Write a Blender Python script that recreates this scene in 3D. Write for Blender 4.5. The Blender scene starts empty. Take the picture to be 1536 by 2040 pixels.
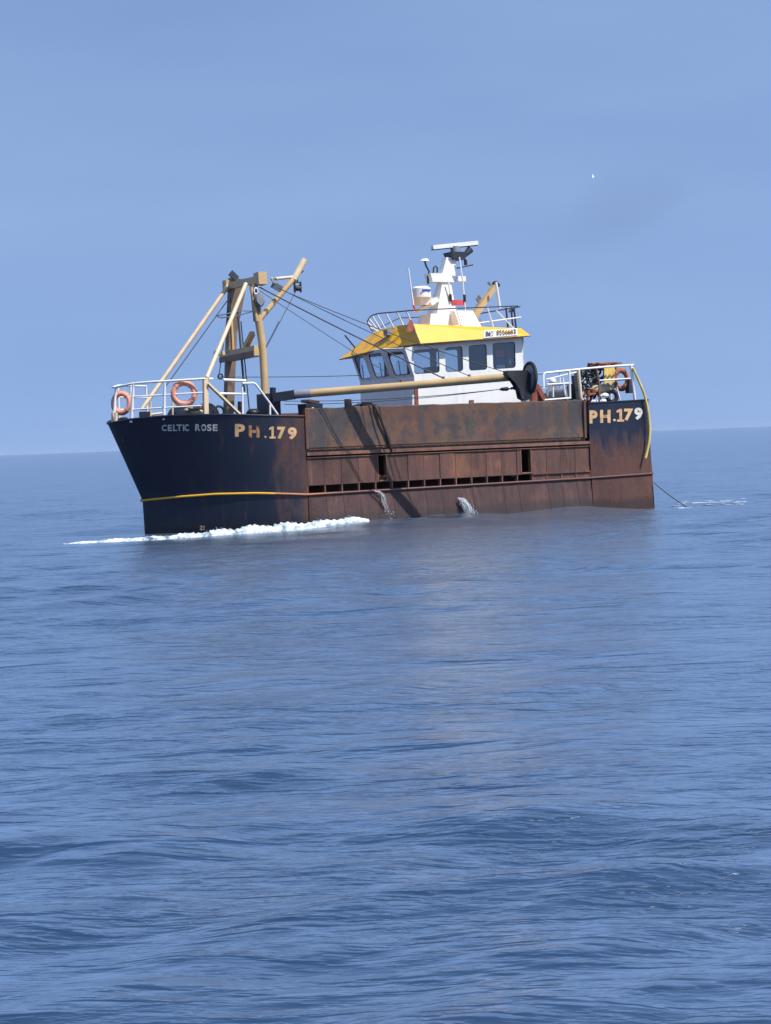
import bpy, bmesh, math, random
import numpy as np
from mathutils import Vector, Matrix
from mathutils.bvhtree import BVHTree
from mathutils.geometry import tessellate_polygon

random.seed(7)
rng = np.random.default_rng(11)
scene = bpy.context.scene
col = scene.collection

# ------------------------------------------------------------------ camera
F, CAM_H = 3250.0, 2.45                       # focal length in photo pixels, eye height above the sea
TH, RHO = math.atan(141.9 / F), math.atan(.0378)
fwd = np.array([0, math.cos(TH), -math.sin(TH)])
upv = np.array([0, math.sin(TH), math.cos(TH)])
rtv = np.array([1., 0, 0])
rtv, upv = rtv * math.cos(RHO) - upv * math.sin(RHO), upv * math.cos(RHO) + rtv * math.sin(RHO)
CAM = np.array([0, 0, CAM_H])
cam_data = bpy.data.cameras.new('camera')
cam_data.sensor_fit = 'HORIZONTAL'
cam_data.sensor_width = 36
cam_data.lens = 36 * F / 1536
cam_data.clip_end = 60000
cam = bpy.data.objects.new('camera', cam_data)
col.objects.link(cam)
m = Matrix.Identity(4)
for i in range(3):
    m[i][0], m[i][1], m[i][2], m[i][3] = rtv[i], upv[i], -fwd[i], CAM[i]
cam.matrix_world = m
scene.camera = cam

# ------------------------------------------------------------------ world, sun, exposure
HEAD = math.radians(30)                       # how far the bow is turned towards the viewer
FD = np.array([-math.cos(HEAD), -math.sin(HEAD), 0])    # forward
PT = np.array([math.sin(HEAD), -math.cos(HEAD), 0])     # port
ORG = np.array([7.19926, 55.59808, 0])        # boat origin: foot of the transom on the waterline
sun_dir = PT * 1.0 - FD * .45 + np.array([0, 0, 1.6])   # towards the sun
sun_dir /= np.linalg.norm(sun_dir)
SUN_EL = math.asin(sun_dir[2])
SUN_AZ = math.atan2(sun_dir[0], sun_dir[1])
world = bpy.data.worlds.new('World')
scene.world = world
world.use_nodes = True
wn, wl = world.node_tree.nodes, world.node_tree.links
wn.clear()
sky = wn.new('ShaderNodeTexSky')
sky.sky_type = 'NISHITA'
sky.sun_disc = False
sky.sun_elevation = SUN_EL
sky.sun_rotation = SUN_AZ
sky.altitude = 0
sky.air_density = 1.0
sky.dust_density = 0.3
sky.ozone_density = 4.0
bg = wn.new('ShaderNodeBackground')
bg.inputs['Strength'].default_value = 0.13
tint = wn.new('ShaderNodeMix'); tint.data_type = 'RGBA'; tint.blend_type = 'MULTIPLY'
tint.inputs[0].default_value = 1.0
tint.inputs[7].default_value = (1.08, 0.985, 0.985, 1)
wo = wn.new('ShaderNodeOutputWorld')
# humid summer air: the blue reaches down to the horizon, so the lowest sky is read a little higher up
tc = wn.new('ShaderNodeTexCoord')
mp = wn.new('ShaderNodeMapping'); mp.vector_type = 'POINT'
mp.inputs['Location'].default_value = (0, 0, 0.31)
mp.inputs['Scale'].default_value = (1, 1, 0.34)
wl.new(tc.outputs['Generated'], mp.inputs['Vector'])
wl.new(mp.outputs['Vector'], sky.inputs['Vector'])
wl.new(sky.outputs['Color'], tint.inputs[6])
thin = wn.new('ShaderNodeTexNoise'); thin.inputs['Scale'].default_value = 1.0; thin.inputs['Detail'].default_value = 3
tmap = wn.new('ShaderNodeMapping'); tmap.inputs['Scale'].default_value = (2.2, 2.2, 11); tmap.inputs['Location'].default_value = (.4, .2, .1)
wl.new(tc.outputs['Generated'], tmap.inputs['Vector']); wl.new(tmap.outputs['Vector'], thin.inputs['Vector'])
tr_ = wn.new('ShaderNodeMapRange'); tr_.inputs['From Min'].default_value = .35; tr_.inputs['From Max'].default_value = .7; tr_.inputs['To Min'].default_value = 0; tr_.inputs['To Max'].default_value = .10
wl.new(thin.outputs['Fac'], tr_.inputs['Value'])
veil = wn.new('ShaderNodeMix'); veil.data_type = 'RGBA'; veil.inputs[7].default_value = (3.9, 4.9, 6.6, 1)     # thin high veil of cloud
wl.new(tr_.outputs['Result'], veil.inputs[0]); wl.new(tint.outputs[2], veil.inputs[6])
wl.new(veil.outputs[2], bg.inputs['Color'])
wl.new(bg.outputs['Background'], wo.inputs['Surface'])
sun_data = bpy.data.lights.new('sun', 'SUN')
sun_data.energy = 3.9
sun_data.angle = math.radians(.6)
sun_data.color = (1, .95, .86)
sun = bpy.data.objects.new('sun', sun_data)
col.objects.link(sun)
sun.rotation_euler = Vector(sun_dir).to_track_quat('Z', 'Y').to_euler()
sun.location = (40, -20, 60)
vs = scene.view_settings
vs.view_transform = 'Standard'; vs.look = 'None'; vs.exposure = 0.45; vs.gamma = 1
vs.use_curve_mapping = False
scene.cycles.max_bounces = 6
scene.cycles.transparent_max_bounces = 12
scene.cycles.caustics_reflective = False
scene.cycles.caustics_refractive = False
scene.cycles.sample_clamp_indirect = 4

# ------------------------------------------------------------------ measuring helpers
def ray(x, y):
    return fwd + rtv * (x - 768) / F - upv * (y - 1020) / F
def to_boat(P):
    r = P - ORG
    return Vector((r @ FD, r @ PT, r[2]))
def to_world(p):
    return ORG + FD * p[0] + PT * p[1] + np.array([0, 0, p[2]])
def _pl(x, y, p0, n):
    d = ray(x, y)
    return CAM + d * (np.dot(p0 - CAM, n) / np.dot(d, n))
def V(x, y, v):            # boat point seen at a photo pixel, on the lengthwise plane v
    return to_boat(_pl(x, y, ORG + PT * v, PT))
def U(x, y, u):            # the same on the crosswise plane u
    return to_boat(_pl(x, y, ORG + FD * u, FD))
def Z(x, y, z):            # the same on the level z
    return to_boat(_pl(x, y, np.array([0, 0, z]), np.array([0, 0, 1.])))
ROOT = Matrix.Identity(4)
for i in range(3):
    ROOT[i][0], ROOT[i][1], ROOT[i][2], ROOT[i][3] = FD[i], PT[i], (0, 0, 1)[i], ORG[i]

# ------------------------------------------------------------------ mesh helpers
class MB:
    def __init__(s): s.v = []; s.f = []; s.sm = []
    def add(s, vs, fs, smooth=False):
        n = len(s.v)
        s.v += [tuple(p) for p in vs]
        for f in fs: s.f.append([n + i for i in f]); s.sm.append(smooth)
        return s
    def box(s, a, b):
        x0, x1 = sorted((a[0], b[0])); y0, y1 = sorted((a[1], b[1])); z0, z1 = sorted((a[2], b[2]))
        return s.hexa([(x0,y0,z0),(x1,y0,z0),(x1,y1,z0),(x0,y1,z0)], [(x0,y0,z1),(x1,y0,z1),(x1,y1,z1),(x0,y1,z1)])
    def hexa(s, lo, hi):                         # prism between two polygons of equal count
        n = len(lo)
        fs = [list(range(n))[::-1], list(range(n, 2*n))] + [[i, (i+1) % n, n+(i+1) % n, n+i] for i in range(n)]
        return s.add(list(lo)+list(hi), fs)
    def bar(s, a, b, w, h, roll=(0,0,1), w2=None, h2=None):    # rectangular bar
        a, b = Vector(a), Vector(b); d = (b-a).normalized()
        r = Vector(roll); x = d.cross(r)
        if x.length < 1e-4: x = d.cross(Vector((1,0,0)))
        x.normalize(); y = x.cross(d)
        w2 = w if w2 is None else w2; h2 = h if h2 is None else h2
        q = [(-1,-1),(1,-1),(1,1),(-1,1)]
        return s.hexa([a + x*i*w/2 + y*j*h/2 for i,j in q], [b + x*i*w2/2 + y*j*h2/2 for i,j in q])
    def tube(s, pts, r, n=8, cap=True, r2=None):
        pts = [Vector(p) for p in pts]; k = len(pts); rings = []; px = None
        for i, p in enumerate(pts):
            d = (pts[min(i+1,k-1)] - pts[max(i-1,0)]).normalized()
            if px is None:
                px = d.cross(Vector((0,0,1)))
                if px.length < .05: px = d.cross(Vector((1,0,0)))
            px = (px - d*px.dot(d)).normalized(); y = px.cross(d)
            rr = r if r2 is None else r + (r2-r)*i/(k-1)
            rings.append([p + px*math.cos(2*math.pi*j/n)*rr + y*math.sin(2*math.pi*j/n)*rr for j in range(n)])
        vs = [q for g in rings for q in g]; fs = []
        for i in range(k-1):
            for j in range(n):
                fs.append([i*n+j, i*n+(j+1)%n, (i+1)*n+(j+1)%n, (i+1)*n+j])
        s.add(vs, fs, True)
        if cap: s.add(rings[0], [list(range(n))]); s.add(rings[-1], [list(range(n))[::-1]])
        return s
    def torus(s, c, axis, R, r, n=28, k=10, sx=1.0):
        c, a = Vector(c), Vector(axis).normalized()
        x = a.cross(Vector((0,0,1)))
        if x.length < .05: x = Vector((1,0,0))
        x.normalize(); y = a.cross(x)
        vs, fs = [], []
        for i in range(n):
            t = 2*math.pi*i/n; o = x*math.cos(t)*sx + y*math.sin(t)
            for j in range(k):
                p = 2*math.pi*j/k
                vs.append(c + o*(R + r*math.cos(p)) + a*r*math.sin(p))
        for i in range(n):
            for j in range(k):
                fs.append([i*k+j, ((i+1)%n)*k+j, ((i+1)%n)*k+(j+1)%k, i*k+(j+1)%k])
        return s.add(vs, fs, True)
    def disc(s, c, axis, R, t, n=24):            # a short cylinder
        c, a = Vector(c), Vector(axis).normalized()
        return s.tube([c - a*t/2, c + a*t/2], R, n)
    def blob(s, c, rx, ry, rz, jit=0.15, n=10, k=7, rnd=random):
        vs, fs = [], []
        for i in range(k+1):
            t = math.pi*i/k
            for j in range(n):
                p = 2*math.pi*j/n; q = 1 + rnd.uniform(-jit, jit)
                if i in (0, k): q = 1
                vs.append((c[0]+rx*math.sin(t)*math.cos(p)*q, c[1]+ry*math.sin(t)*math.sin(p)*q, c[2]+rz*math.cos(t)*q))
        for i in range(k):
            for j in range(n):
                fs.append([i*n+j, (i+1)*n+j, (i+1)*n+(j+1)%n, i*n+(j+1)%n])
        return s.add(vs, fs, True)
    def grid(s, P, smooth=True, flip=False):
        a, b = len(P), len(P[0]); fs = []
        for i in range(a-1):
            for j in range(b-1):
                q = [i*b+j, (i+1)*b+j, (i+1)*b+j+1, i*b+j+1]
                fs.append(q[::-1] if flip else q)
        return s.add([p for r in P for p in r], fs, smooth)
    def mesh(s, name, mat, off=(0,0,0)):
        me = bpy.data.meshes.new(name)
        ox, oy, oz = off
        me.from_pydata([(x-ox, y-oy, z-oz) for x, y, z in s.v], [], s.f)
        me.polygons.foreach_set('use_smooth', s.sm)
        me.materials.append(mat)
        me.update()
        return me

def link(name, data, parent=None):
    o = bpy.data.objects.new(name, data); col.objects.link(o)
    if parent is not None: o.parent = parent
    return o
def part(name, mb, mat, parent, label=None, kind=None):
    o = link(name, mb.mesh(name, mat), parent)
    if label: o['label'] = label
    if kind: o['kind'] = kind
    return o
def tag(o, label, cat, group=None, kind=None):
    o['label'] = label; o['category'] = cat
    if group: o['group'] = group
    if kind: o['kind'] = kind
    return o
def thing(name, mb, mat, label, cat, group=None, kind=None):      # stands on the boat, placed in the world
    a = np.array(mb.v); c = (a[:,0].mean(), a[:,1].mean(), a[:,2].min())
    o = link(name, mb.mesh(name, mat, c))
    o.matrix_world = ROOT @ Matrix.Translation(c)
    return tag(o, label, cat, group, kind)
def thing_empty(name, base, label, cat, group=None):
    o = link(name, None); o.matrix_world = ROOT @ Matrix.Translation(base)
    o.empty_display_size = .2
    return tag(o, label, cat, group)
def subpart(name, mb, mat, parent, base):
    return link(name, mb.mesh(name, mat, base), parent)

# ------------------------------------------------------------------ materials
def mat_new(name):
    mt = bpy.data.materials.new(name); mt.use_nodes = True
    nt = mt.node_tree
    return mt, nt, nt.nodes['Principled BSDF']
def N(nt, t, **kw):
    n = nt.nodes.new(t)
    for k, v in kw.items():
        if k.startswith('i_'): n.inputs[k[2:].replace('_', ' ')].default_value = v
        else: setattr(n, k, v)
    return n
def noise(nt, scale, detail=5, rough=.6, mapscale=(1,1,1), loc=(0,0,0), co='Object'):
    t = N(nt, 'ShaderNodeTexCoord'); mpn = N(nt, 'ShaderNodeMapping')
    mpn.inputs['Scale'].default_value = mapscale; mpn.inputs['Location'].default_value = loc
    nt.links.new(t.outputs[co], mpn.inputs['Vector'])
    n = N(nt, 'ShaderNodeTexNoise', i_Scale=scale, i_Detail=detail, i_Roughness=rough)
    nt.links.new(mpn.outputs['Vector'], n.inputs['Vector'])
    return n.outputs['Fac']
def ramp(nt, src, lo, hi, a=0.0, b=1.0):
    r = N(nt, 'ShaderNodeMapRange'); r.interpolation_type = 'SMOOTHSTEP'
    r.inputs['From Min'].default_value = lo; r.inputs['From Max'].default_value = hi
    r.inputs['To Min'].default_value = a; r.inputs['To Max'].default_value = b
    nt.links.new(src, r.inputs['Value']); return r.outputs['Result']
def mth(nt, op, a, b=None, clamp=False):
    n = N(nt, 'ShaderNodeMath', operation=op); n.use_clamp = clamp
    for i, x in enumerate((a, b)):
        if x is None: continue
        if isinstance(x, (int, float)): n.inputs[i].default_value = x
        else: nt.links.new(x, n.inputs[i])
    return n.outputs[0]
def mix(nt, fac, a, b):
    n = N(nt, 'ShaderNodeMix'); n.data_type = 'RGBA'
    for i, x in ((0, fac), (6, a), (7, b)):
        if isinstance(x, (int, float)): n.inputs[i].default_value = x
        elif isinstance(x, tuple): n.inputs[i].default_value = (*x, 1)
        else: nt.links.new(x, n.inputs[i])
    return n.outputs[2]
def coord(nt, axis, co='Object'):
    t = N(nt, 'ShaderNodeTexCoord'); sp = N(nt, 'ShaderNodeSeparateXYZ')
    nt.links.new(t.outputs[co], sp.inputs[0]); return sp.outputs[axis]
def bump(nt, bs, h, strength, dist):
    b = N(nt, 'ShaderNodeBump', i_Strength=strength, i_Distance=dist)
    nt.links.new(h, b.inputs['Height']); nt.links.new(b.outputs['Normal'], bs.inputs['Normal'])
def paint(name, c, rust=(.16,.065,.03), amt=.45, scale=3.0, rough=.5, metal=0, var=.25, ms=(1,1,.35)):
    mt, nt, bs = mat_new(name)
    n1 = noise(nt, scale, 6, .65, ms); n2 = noise(nt, scale*.6, 3, .5, loc=(3,1,7))
    dark = tuple(x*(1-var) for x in c)
    base = mix(nt, ramp(nt, n2, .35, .65), c, dark)
    f = ramp(nt, n1, 1-amt, 1-amt+.12)
    st = noise(nt, 6, 4, .6, (1,1,.06), (2,7,2))
    base = mix(nt, ramp(nt, st, .55, .75, 0, .35), base, tuple(.5*a_+.5*b_ for a_, b_ in zip(c, rust)))
    nt.links.new(mix(nt, f, base, rust), bs.inputs['Base Color'])
    nt.links.new(ramp(nt, f, 0, 1, rough, .85), bs.inputs['Roughness'])
    bs.inputs['Metallic'].default_value = metal
    bump(nt, bs, n1, .25, .01)
    return mt

NAVY = (.0055, .010, .027); RUST = (.125, .056, .042); RUST2 = (.20, .085, .040); OLIVE = (.130, .084, .050)
M = {}
def hull_material():
    mt, nt, bs = mat_new('hull_paint')
    u, z = coord(nt, 0), coord(nt, 2)
    n1 = noise(nt, 1.1, 7, .68, (1,1,.45)); n2 = noise(nt, 5, 6, .7, (1,1,.3), (4,2,1)); n3 = noise(nt, .7, 3, .5, (1.4,1,.6), (9,3,2))
    # paint worn away abaft the bow, and everywhere below the strake aft
    worn = ramp(nt, u, 15.2, 12.2)
    aft = ramp(nt, u, 12.9, 12.3)
    low = ramp(nt, z, 2.1, .6)
    stern = ramp(nt, u, 4.0, 2.0)
    lv = mth(nt, 'ADD', mth(nt, 'MULTIPLY', worn, .27), mth(nt, 'MULTIPLY', mth(nt, 'MULTIPLY', aft, low), .42))
    lv = mth(nt, 'SUBTRACT', lv, mth(nt, 'MULTIPLY', mth(nt, 'MULTIPLY', stern, ramp(nt, z, 1.7, 3.0)), .17))
    s = mth(nt, 'ADD', mth(nt, 'ADD', mth(nt, 'MULTIPLY', n1, .65), mth(nt, 'MULTIPLY', n2, .35)), lv)
    f = ramp(nt, s, .64, .86)
    rust = mix(nt, ramp(nt, n3, .35, .7), (.075,.036,.034), (.122,.056,.042))
    rust = mix(nt, ramp(nt, n2, .4, .75, 0, .6), rust, (.05,.035,.035))
    st = noise(nt, 5, 5, .65, (1,1,.07), (2,2,2)); gr = noise(nt, 16, 6, .7, (1,1,.6), (1,6,2))
    nv = mix(nt, ramp(nt, n3, .3, .7), NAVY, (.010,.014,.028))
    nv = mix(nt, ramp(nt, st, .52, .75, 0, .35), nv, (.030,.030,.036))            # salt and scuffs run down the side
    nv = mix(nt, mth(nt, 'MULTIPLY', ramp(nt, st, .58, .72), ramp(nt, u, 16.2, 13.5, .15, .7)), nv, (.075,.036,.026))
    rust = mix(nt, ramp(nt, gr, .45, .75, 0, .55), rust, (.19,.085,.045))
    rust = mix(nt, ramp(nt, st, .30, .45, .5, 0), rust, (.035,.026,.028))
    wet = ramp(nt, mth(nt, 'ADD', z, mth(nt, 'MULTIPLY', mth(nt, 'SUBTRACT', n1, .5), .35)), .42, .16, 0, .62)   # weed and slime at the waterline
    nt.links.new(mix(nt, wet, mix(nt, f, nv, rust), (.016,.017,.018)), bs.inputs['Base Color'])
    nt.links.new(ramp(nt, f, 0, 1, .42, .8), bs.inputs['Roughness'])
    bs.inputs['Specular IOR Level'].default_value = .35
    bump(nt, bs, mth(nt, 'ADD', n1, mth(nt, 'MULTIPLY', n2, .4)), .35, .02)
    return mt
M['hull'] = hull_material()
def bulwark_material():
    mt, nt, bs = mat_new('bulwark_rust')
    u, z = coord(nt, 0), coord(nt, 2)
    n1 = noise(nt, 2.2, 8, .68, (1,1,.8)); n2 = noise(nt, 9, 8, .75, (1,1,.45), (5,5,5)); n3 = noise(nt, .55, 3, .5, (1,1,.5), (2,8,1))
    fr = mth(nt, 'ABSOLUTE', mth(nt, 'SUBTRACT', mth(nt, 'FRACT', mth(nt, 'MULTIPLY', u, 1/.56)), .5))   # 0 between frames, .5 on a frame
    edge = mth(nt, 'ABSOLUTE', mth(nt, 'SUBTRACT', z, 2.9))
    panel = mth(nt, 'ADD', mth(nt, 'MULTIPLY', mth(nt, 'MULTIPLY', fr, fr), 1.6), mth(nt, 'MULTIPLY', edge, .75))
    panel = mth(nt, 'ADD', panel, mth(nt, 'MULTIPLY', mth(nt, 'SUBTRACT', n1, .5), 3.8))
    endb = mth(nt, 'ADD', ramp(nt, u, 10.6, 12.0), ramp(nt, u, 5.4, 3.4))          # more of the old blue left at both ends
    panel = mth(nt, 'SUBTRACT', panel, mth(nt, 'MULTIPLY', endb, .62))
    blue = ramp(nt, panel, .58, -.1)
    cbase = mix(nt, ramp(nt, n3, .35, .65), RUST, OLIVE)
    cbase = mix(nt, ramp(nt, n2, .55, .75, 0, .7), cbase, RUST2)
    cbase = mix(nt, ramp(nt, n1, .55, .8, 0, .5), cbase, (.16,.125,.075))
    st = noise(nt, 6, 5, .65, (1,1,.08), (2,2,2)); gr = noise(nt, 20, 6, .7, (1,1,.7), (1,6,2))
    c2 = mix(nt, mth(nt, 'MULTIPLY', blue, .82), cbase, (.045,.046,.052))
    c2 = mix(nt, ramp(nt, st, .52, .70, 0, .55), c2, (.15,.062,.034))
    c2 = mix(nt, ramp(nt, gr, .52, .78, 0, .5), c2, (.21,.125,.07))
    c2 = mix(nt, ramp(nt, gr, .48, .30, 0, .45), c2, (.04,.03,.028))
    c2 = mix(nt, ramp(nt, n2, .30, .42, .45, 0), c2, (.03,.026,.028))
    n4 = noise(nt, 1.5, 6, .7, (1,1,1), (12,4,9))
    c2 = mix(nt, ramp(nt, n4, .53, .63, 0, .7), c2, (.17,.082,.042))
    c2 = mix(nt, ramp(nt, n4, .44, .34, 0, .65), c2, (.036,.034,.038))
    nt.links.new(c2, bs.inputs['Base Color'])
    bs.inputs['Roughness'].default_value = .75
    bump(nt, bs, mth(nt, 'ADD', n1, mth(nt, 'MULTIPLY', n2, .5)), .4, .02)
    return mt
M['bulwark'] = bulwark_material()
def rust_material(name, a, b, c, scale=1.6):
    mt, nt, bs = mat_new(name)
    oi = N(nt, 'ShaderNodeObjectInfo')
    n1 = noise(nt, scale, 6, .65, (1,1,.4)); n2 = noise(nt, scale*5, 5, .7, (1,1,.25), (3,3,1))
    n0 = noise(nt, .9, 5, .65, (1,1,.8), (6,1,3))
    cc = mix(nt, ramp(nt, n1, .42, .6), a, b)
    cc = mix(nt, ramp(nt, n0, .52, .66, 0, .75), cc, tuple(x*1.35 for x in c))
    cc = mix(nt, ramp(nt, n0, .45, .30, 0, .75), cc, tuple(x*.5 for x in b))
    cc = mix(nt, ramp(nt, n2, .5, .78, 0, .7), cc, c)
    st = noise(nt, 7, 5, .65, (1,1,.07), (2,2,2)); gr = noise(nt, 22, 6, .7, (1,1,.7), (1,6,2))
    cc = mix(nt, ramp(nt, st, .52, .72, 0, .6), cc, tuple(x*1.5 for x in c))
    cc = mix(nt, ramp(nt, st, .46, .28, 0, .6), cc, tuple(x*.45 for x in b))
    cc = mix(nt, ramp(nt, gr, .5, .3, 0, .5), cc, tuple(x*.5 for x in b))
    hv = N(nt, 'ShaderNodeHueSaturation')
    nt.links.new(ramp(nt, oi.outputs['Random'], 0, 1, .88, 1.14), hv.inputs['Value'])
    wet = ramp(nt, mth(nt, 'ADD', coord(nt, 2), mth(nt, 'MULTIPLY', mth(nt, 'SUBTRACT', n1, .5), .35)), .52, .24, 0, .62)
    cc = mix(nt, wet, cc, (.018,.017,.018))
    nt.links.new(cc, hv.inputs['Color'])
    nt.links.new(hv.outputs['Color'], bs.inputs['Base Color'])
    bs.inputs['Roughness'].default_value = .78
    bump(nt, bs, mth(nt, 'ADD', n1, mth(nt, 'MULTIPLY', n2, .5)), .4, .015)
    return mt
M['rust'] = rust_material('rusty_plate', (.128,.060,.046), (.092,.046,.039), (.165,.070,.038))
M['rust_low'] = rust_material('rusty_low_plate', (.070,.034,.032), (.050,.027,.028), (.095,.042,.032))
M['rust_red'] = rust_material('red_rust', (.30,.075,.04), (.20,.06,.04), (.12,.05,.035), 4)
M['rust_rail'] = rust_material('rusty_rail', (.20,.10,.07), (.15,.075,.055), (.22,.11,.06), 3)
M['white'] = paint('white_paint', (.83,.83,.80), (.42,.26,.15), .27, 3.5, .4, var=.05)
M['white_rail'] = paint('white_rail_paint', (.84,.84,.82), (.50,.32,.18), .34, 6, .4, var=.05)
M['cream'] = paint('cream_paint', (.78,.60,.38), (.30,.14,.06), .36, 5, .45, var=.12)
M['buff'] = paint('buff_mast_paint', (.62,.42,.20), (.22,.11,.06), .36, 3.5, .45, var=.14)
M['brown'] = paint('brown_mast_paint', (.21,.145,.10), (.11,.06,.04), .46, 3, .6)
M['yellow'] = paint('yellow_roof_paint', (.86,.435,.016), (.55,.27,.04), .27, 2.5, .42, var=.06)
M['yellow_hose'] = paint('yellow_hose', (.80,.62,.18), (.7,.5,.15), .3, 5, .4)
M['black'] = paint('black_steel', (.012,.013,.017), (.05,.03,.022), .42, 4, .5)
M['navy'] = paint('navy_steel', (.010,.015,.03), (.06,.035,.03), .42, 4, .5)
M['dark_rail'] = paint('dark_rail_paint', (.03,.04,.055), (.06,.05,.045), .35, 6, .45)
M['grey'] = paint('grey_steel', (.27,.29,.32), (.2,.12,.08), .33, 5, .5)
M['cable'] = paint('steel_cable', (.05,.055,.065), (.08,.05,.04), .4, 20, .5)
M['orange'] = paint('orange_lifebuoy', (.84,.33,.22), (.66,.26,.18), .42, 6, .6, var=.1)
M['old_orange'] = paint('worn_orange', (.40,.11,.05), (.18,.07,.05), .5, 7, .7)
M['net'] = paint('orange_net', (.36,.11,.06), (.10,.05,.035), .5, 14, .9)
M['sack'] = paint('cream_sack', (.62,.52,.34), (.42,.33,.2), .45, 7, .9)
M['oilskin'] = paint('yellow_oilskin', (.62,.43,.10), (.4,.28,.1), .4, 6, .6)
M['rubber'] = paint('black_rubber', (.014,.014,.016), (.05,.045,.045), .4, 6, .75)
M['plastic_white'] = paint('white_plastic', (.82,.83,.84), (.7,.7,.7), .3, 4, .35, var=.04)
M['red'] = paint('red_plastic', (.62,.07,.075), (.3,.04,.04), .4, 5, .5)
M['dark_in'] = paint('dark_interior', (.05,.05,.055), (.04,.03,.03), .4, 3, .8)
M['wood'] = paint('cabin_floor', (.12,.08,.05), (.08,.05,.03), .4, 3, .7)
M['blue_cloth'] = paint('blue_cloth', (.03,.09,.42), (.03,.06,.3), .4, 5, .8)
M['letter_white'] = paint('worn_white_letters', (.72,.68,.60), (.06,.04,.035), .42, 9, .6)
M['letter_orange'] = paint('worn_orange_letters', (.74,.46,.22), (.34,.15,.07), .47, 7, .6)
M['letter_old'] = paint('old_orange_letters', (.60,.30,.12), (.045,.025,.022), .53, 5, .7)
M['letter_black'] = paint('black_letters', (.03,.03,.035), (.2,.18,.16), .34, 18, .6)
def strake_mat():
    mt, nt, bs = mat_new('strake_paint')
    n1 = noise(nt, 4, 6, .7)
    f = ramp(nt, mth(nt, 'ADD', ramp(nt, coord(nt, 0), 14.6, 12.6, 0, .9), mth(nt, 'MULTIPLY', mth(nt, 'SUBTRACT', n1, .5), 1.2)), .3, .7)
    g = ramp(nt, coord(nt, 0), 12.9, 11.2)
    cc = mix(nt, f, (.78,.42,.04), (.42,.15,.06)); cc = mix(nt, g, cc, (.13,.06,.045))
    nt.links.new(cc, bs.inputs['Base Color']); bs.inputs['Roughness'].default_value = .5
    return mt
M['strake'] = strake_mat()
def glass_mat():
    mt, nt, bs = mat_new('window_glass')
    nt.nodes.remove(bs)
    tr = N(nt, 'ShaderNodeBsdfTransparent'); tr.inputs[0].default_value = (.78,.84,.88,1)
    gl = N(nt, 'ShaderNodeBsdfGlossy', i_Roughness=.03); gl.inputs[0].default_value = (.9,.95,1,1)
    fr = N(nt, 'ShaderNodeFresnel', i_IOR=1.7); mx = N(nt, 'ShaderNodeMixShader')
    nt.links.new(mth(nt, 'ADD', fr.outputs[0], .03, True), mx.inputs[0])
    nt.links.new(tr.outputs[0], mx.inputs[1]); nt.links.new(gl.outputs[0], mx.inputs[2])
    nt.links.new(mx.outputs[0], nt.nodes['Material Output'].inputs[0])
    return mt
M['glass'] = glass_mat()
SEA = dict(w1=.036, w2=.012, w3=.012, w4=.0075, w5=.0030, w6=.016, base=(.021,.049,.106), rough=.26,
           curve=[(0,.03),(.40,.07),(.59,.36),(.75,.76),(1,.78)], steep=.028, chop=.25)
def sea_mat():
    mt, nt, bs = mat_new('sea_water')
    nt.nodes.remove(bs)
    def wisps(sx, sy, lo, wd, loc, det=3):           # short steep wavelet fronts, long across the wind
        n = noise(nt, 1.0, det, .5, (sx, sy, 1), loc)
        return ramp(nt, n, lo, lo + wd)
    patch = ramp(nt, noise(nt, 1.0, 2, .5, (.22, .5, 1), (7, 2, 0)), .34, .62, .35, 1.0)
    h = None
    for w, a in ((wisps(.38, 1.25, .52, .16, (1, 5, 0)), SEA['w1']), (wisps(1.0, 3.6, .53, .13, (4, 1, 0)), SEA['w2']), (wisps(1.2, 5.6, .53, .12, (3, 7, 0)), SEA['w3']),
                 (mth(nt, 'MULTIPLY', wisps(2.5, 10.5, .52, .12, (2, 9, 0)), patch), SEA['w4']), (mth(nt, 'MULTIPLY', wisps(6, 25, .52, .12, (8, 3, 0), 2), patch), SEA['w5']),
                 (noise(nt, 1.0, 4, .5, (2.0, 7, 1)), SEA['w6'])):
        t = mth(nt, 'MULTIPLY', w, a)
        h = t if h is None else mth(nt, 'ADD', h, t)
    b = N(nt, 'ShaderNodeBump', i_Strength=1.0, i_Distance=1.0); nt.links.new(h, b.inputs['Height'])
    lw = N(nt, 'ShaderNodeLayerWeight', i_Blend=.5); nt.links.new(b.outputs['Normal'], lw.inputs['Normal'])
    # steep reflectance curve of wind-roughened water seen at a low angle
    cr = N(nt, 'ShaderNodeFloatCurve'); cv = cr.mapping.curves[0]
    pts = SEA['curve']
    cv.points[0].location = pts[0]; cv.points[1].location = pts[-1]
    for p in pts[1:-1]: cv.points.new(*p)
    cr.mapping.update()
    nt.links.new(lw.outputs['Facing'], cr.inputs['Value'])
    df = N(nt, 'ShaderNodeBsdfDiffuse'); df.inputs['Color'].default_value = (*SEA['base'], 1); nt.links.new(b.outputs['Normal'], df.inputs['Normal'])
    gl = N(nt, 'ShaderNodeBsdfGlossy', i_Roughness=SEA['rough']); gl.inputs['Color'].default_value = (.85,.94,1,1); nt.links.new(b.outputs['Normal'], gl.inputs['Normal'])
    mx = N(nt, 'ShaderNodeMixShader')
    nt.links.new(cr.outputs[0], mx.inputs[0]); nt.links.new(df.outputs[0], mx.inputs[1]); nt.links.new(gl.outputs[0], mx.inputs[2])
    nt.links.new(mx.outputs[0], nt.nodes['Material Output'].inputs[0])
    return mt
M['sea'] = sea_mat()
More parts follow.
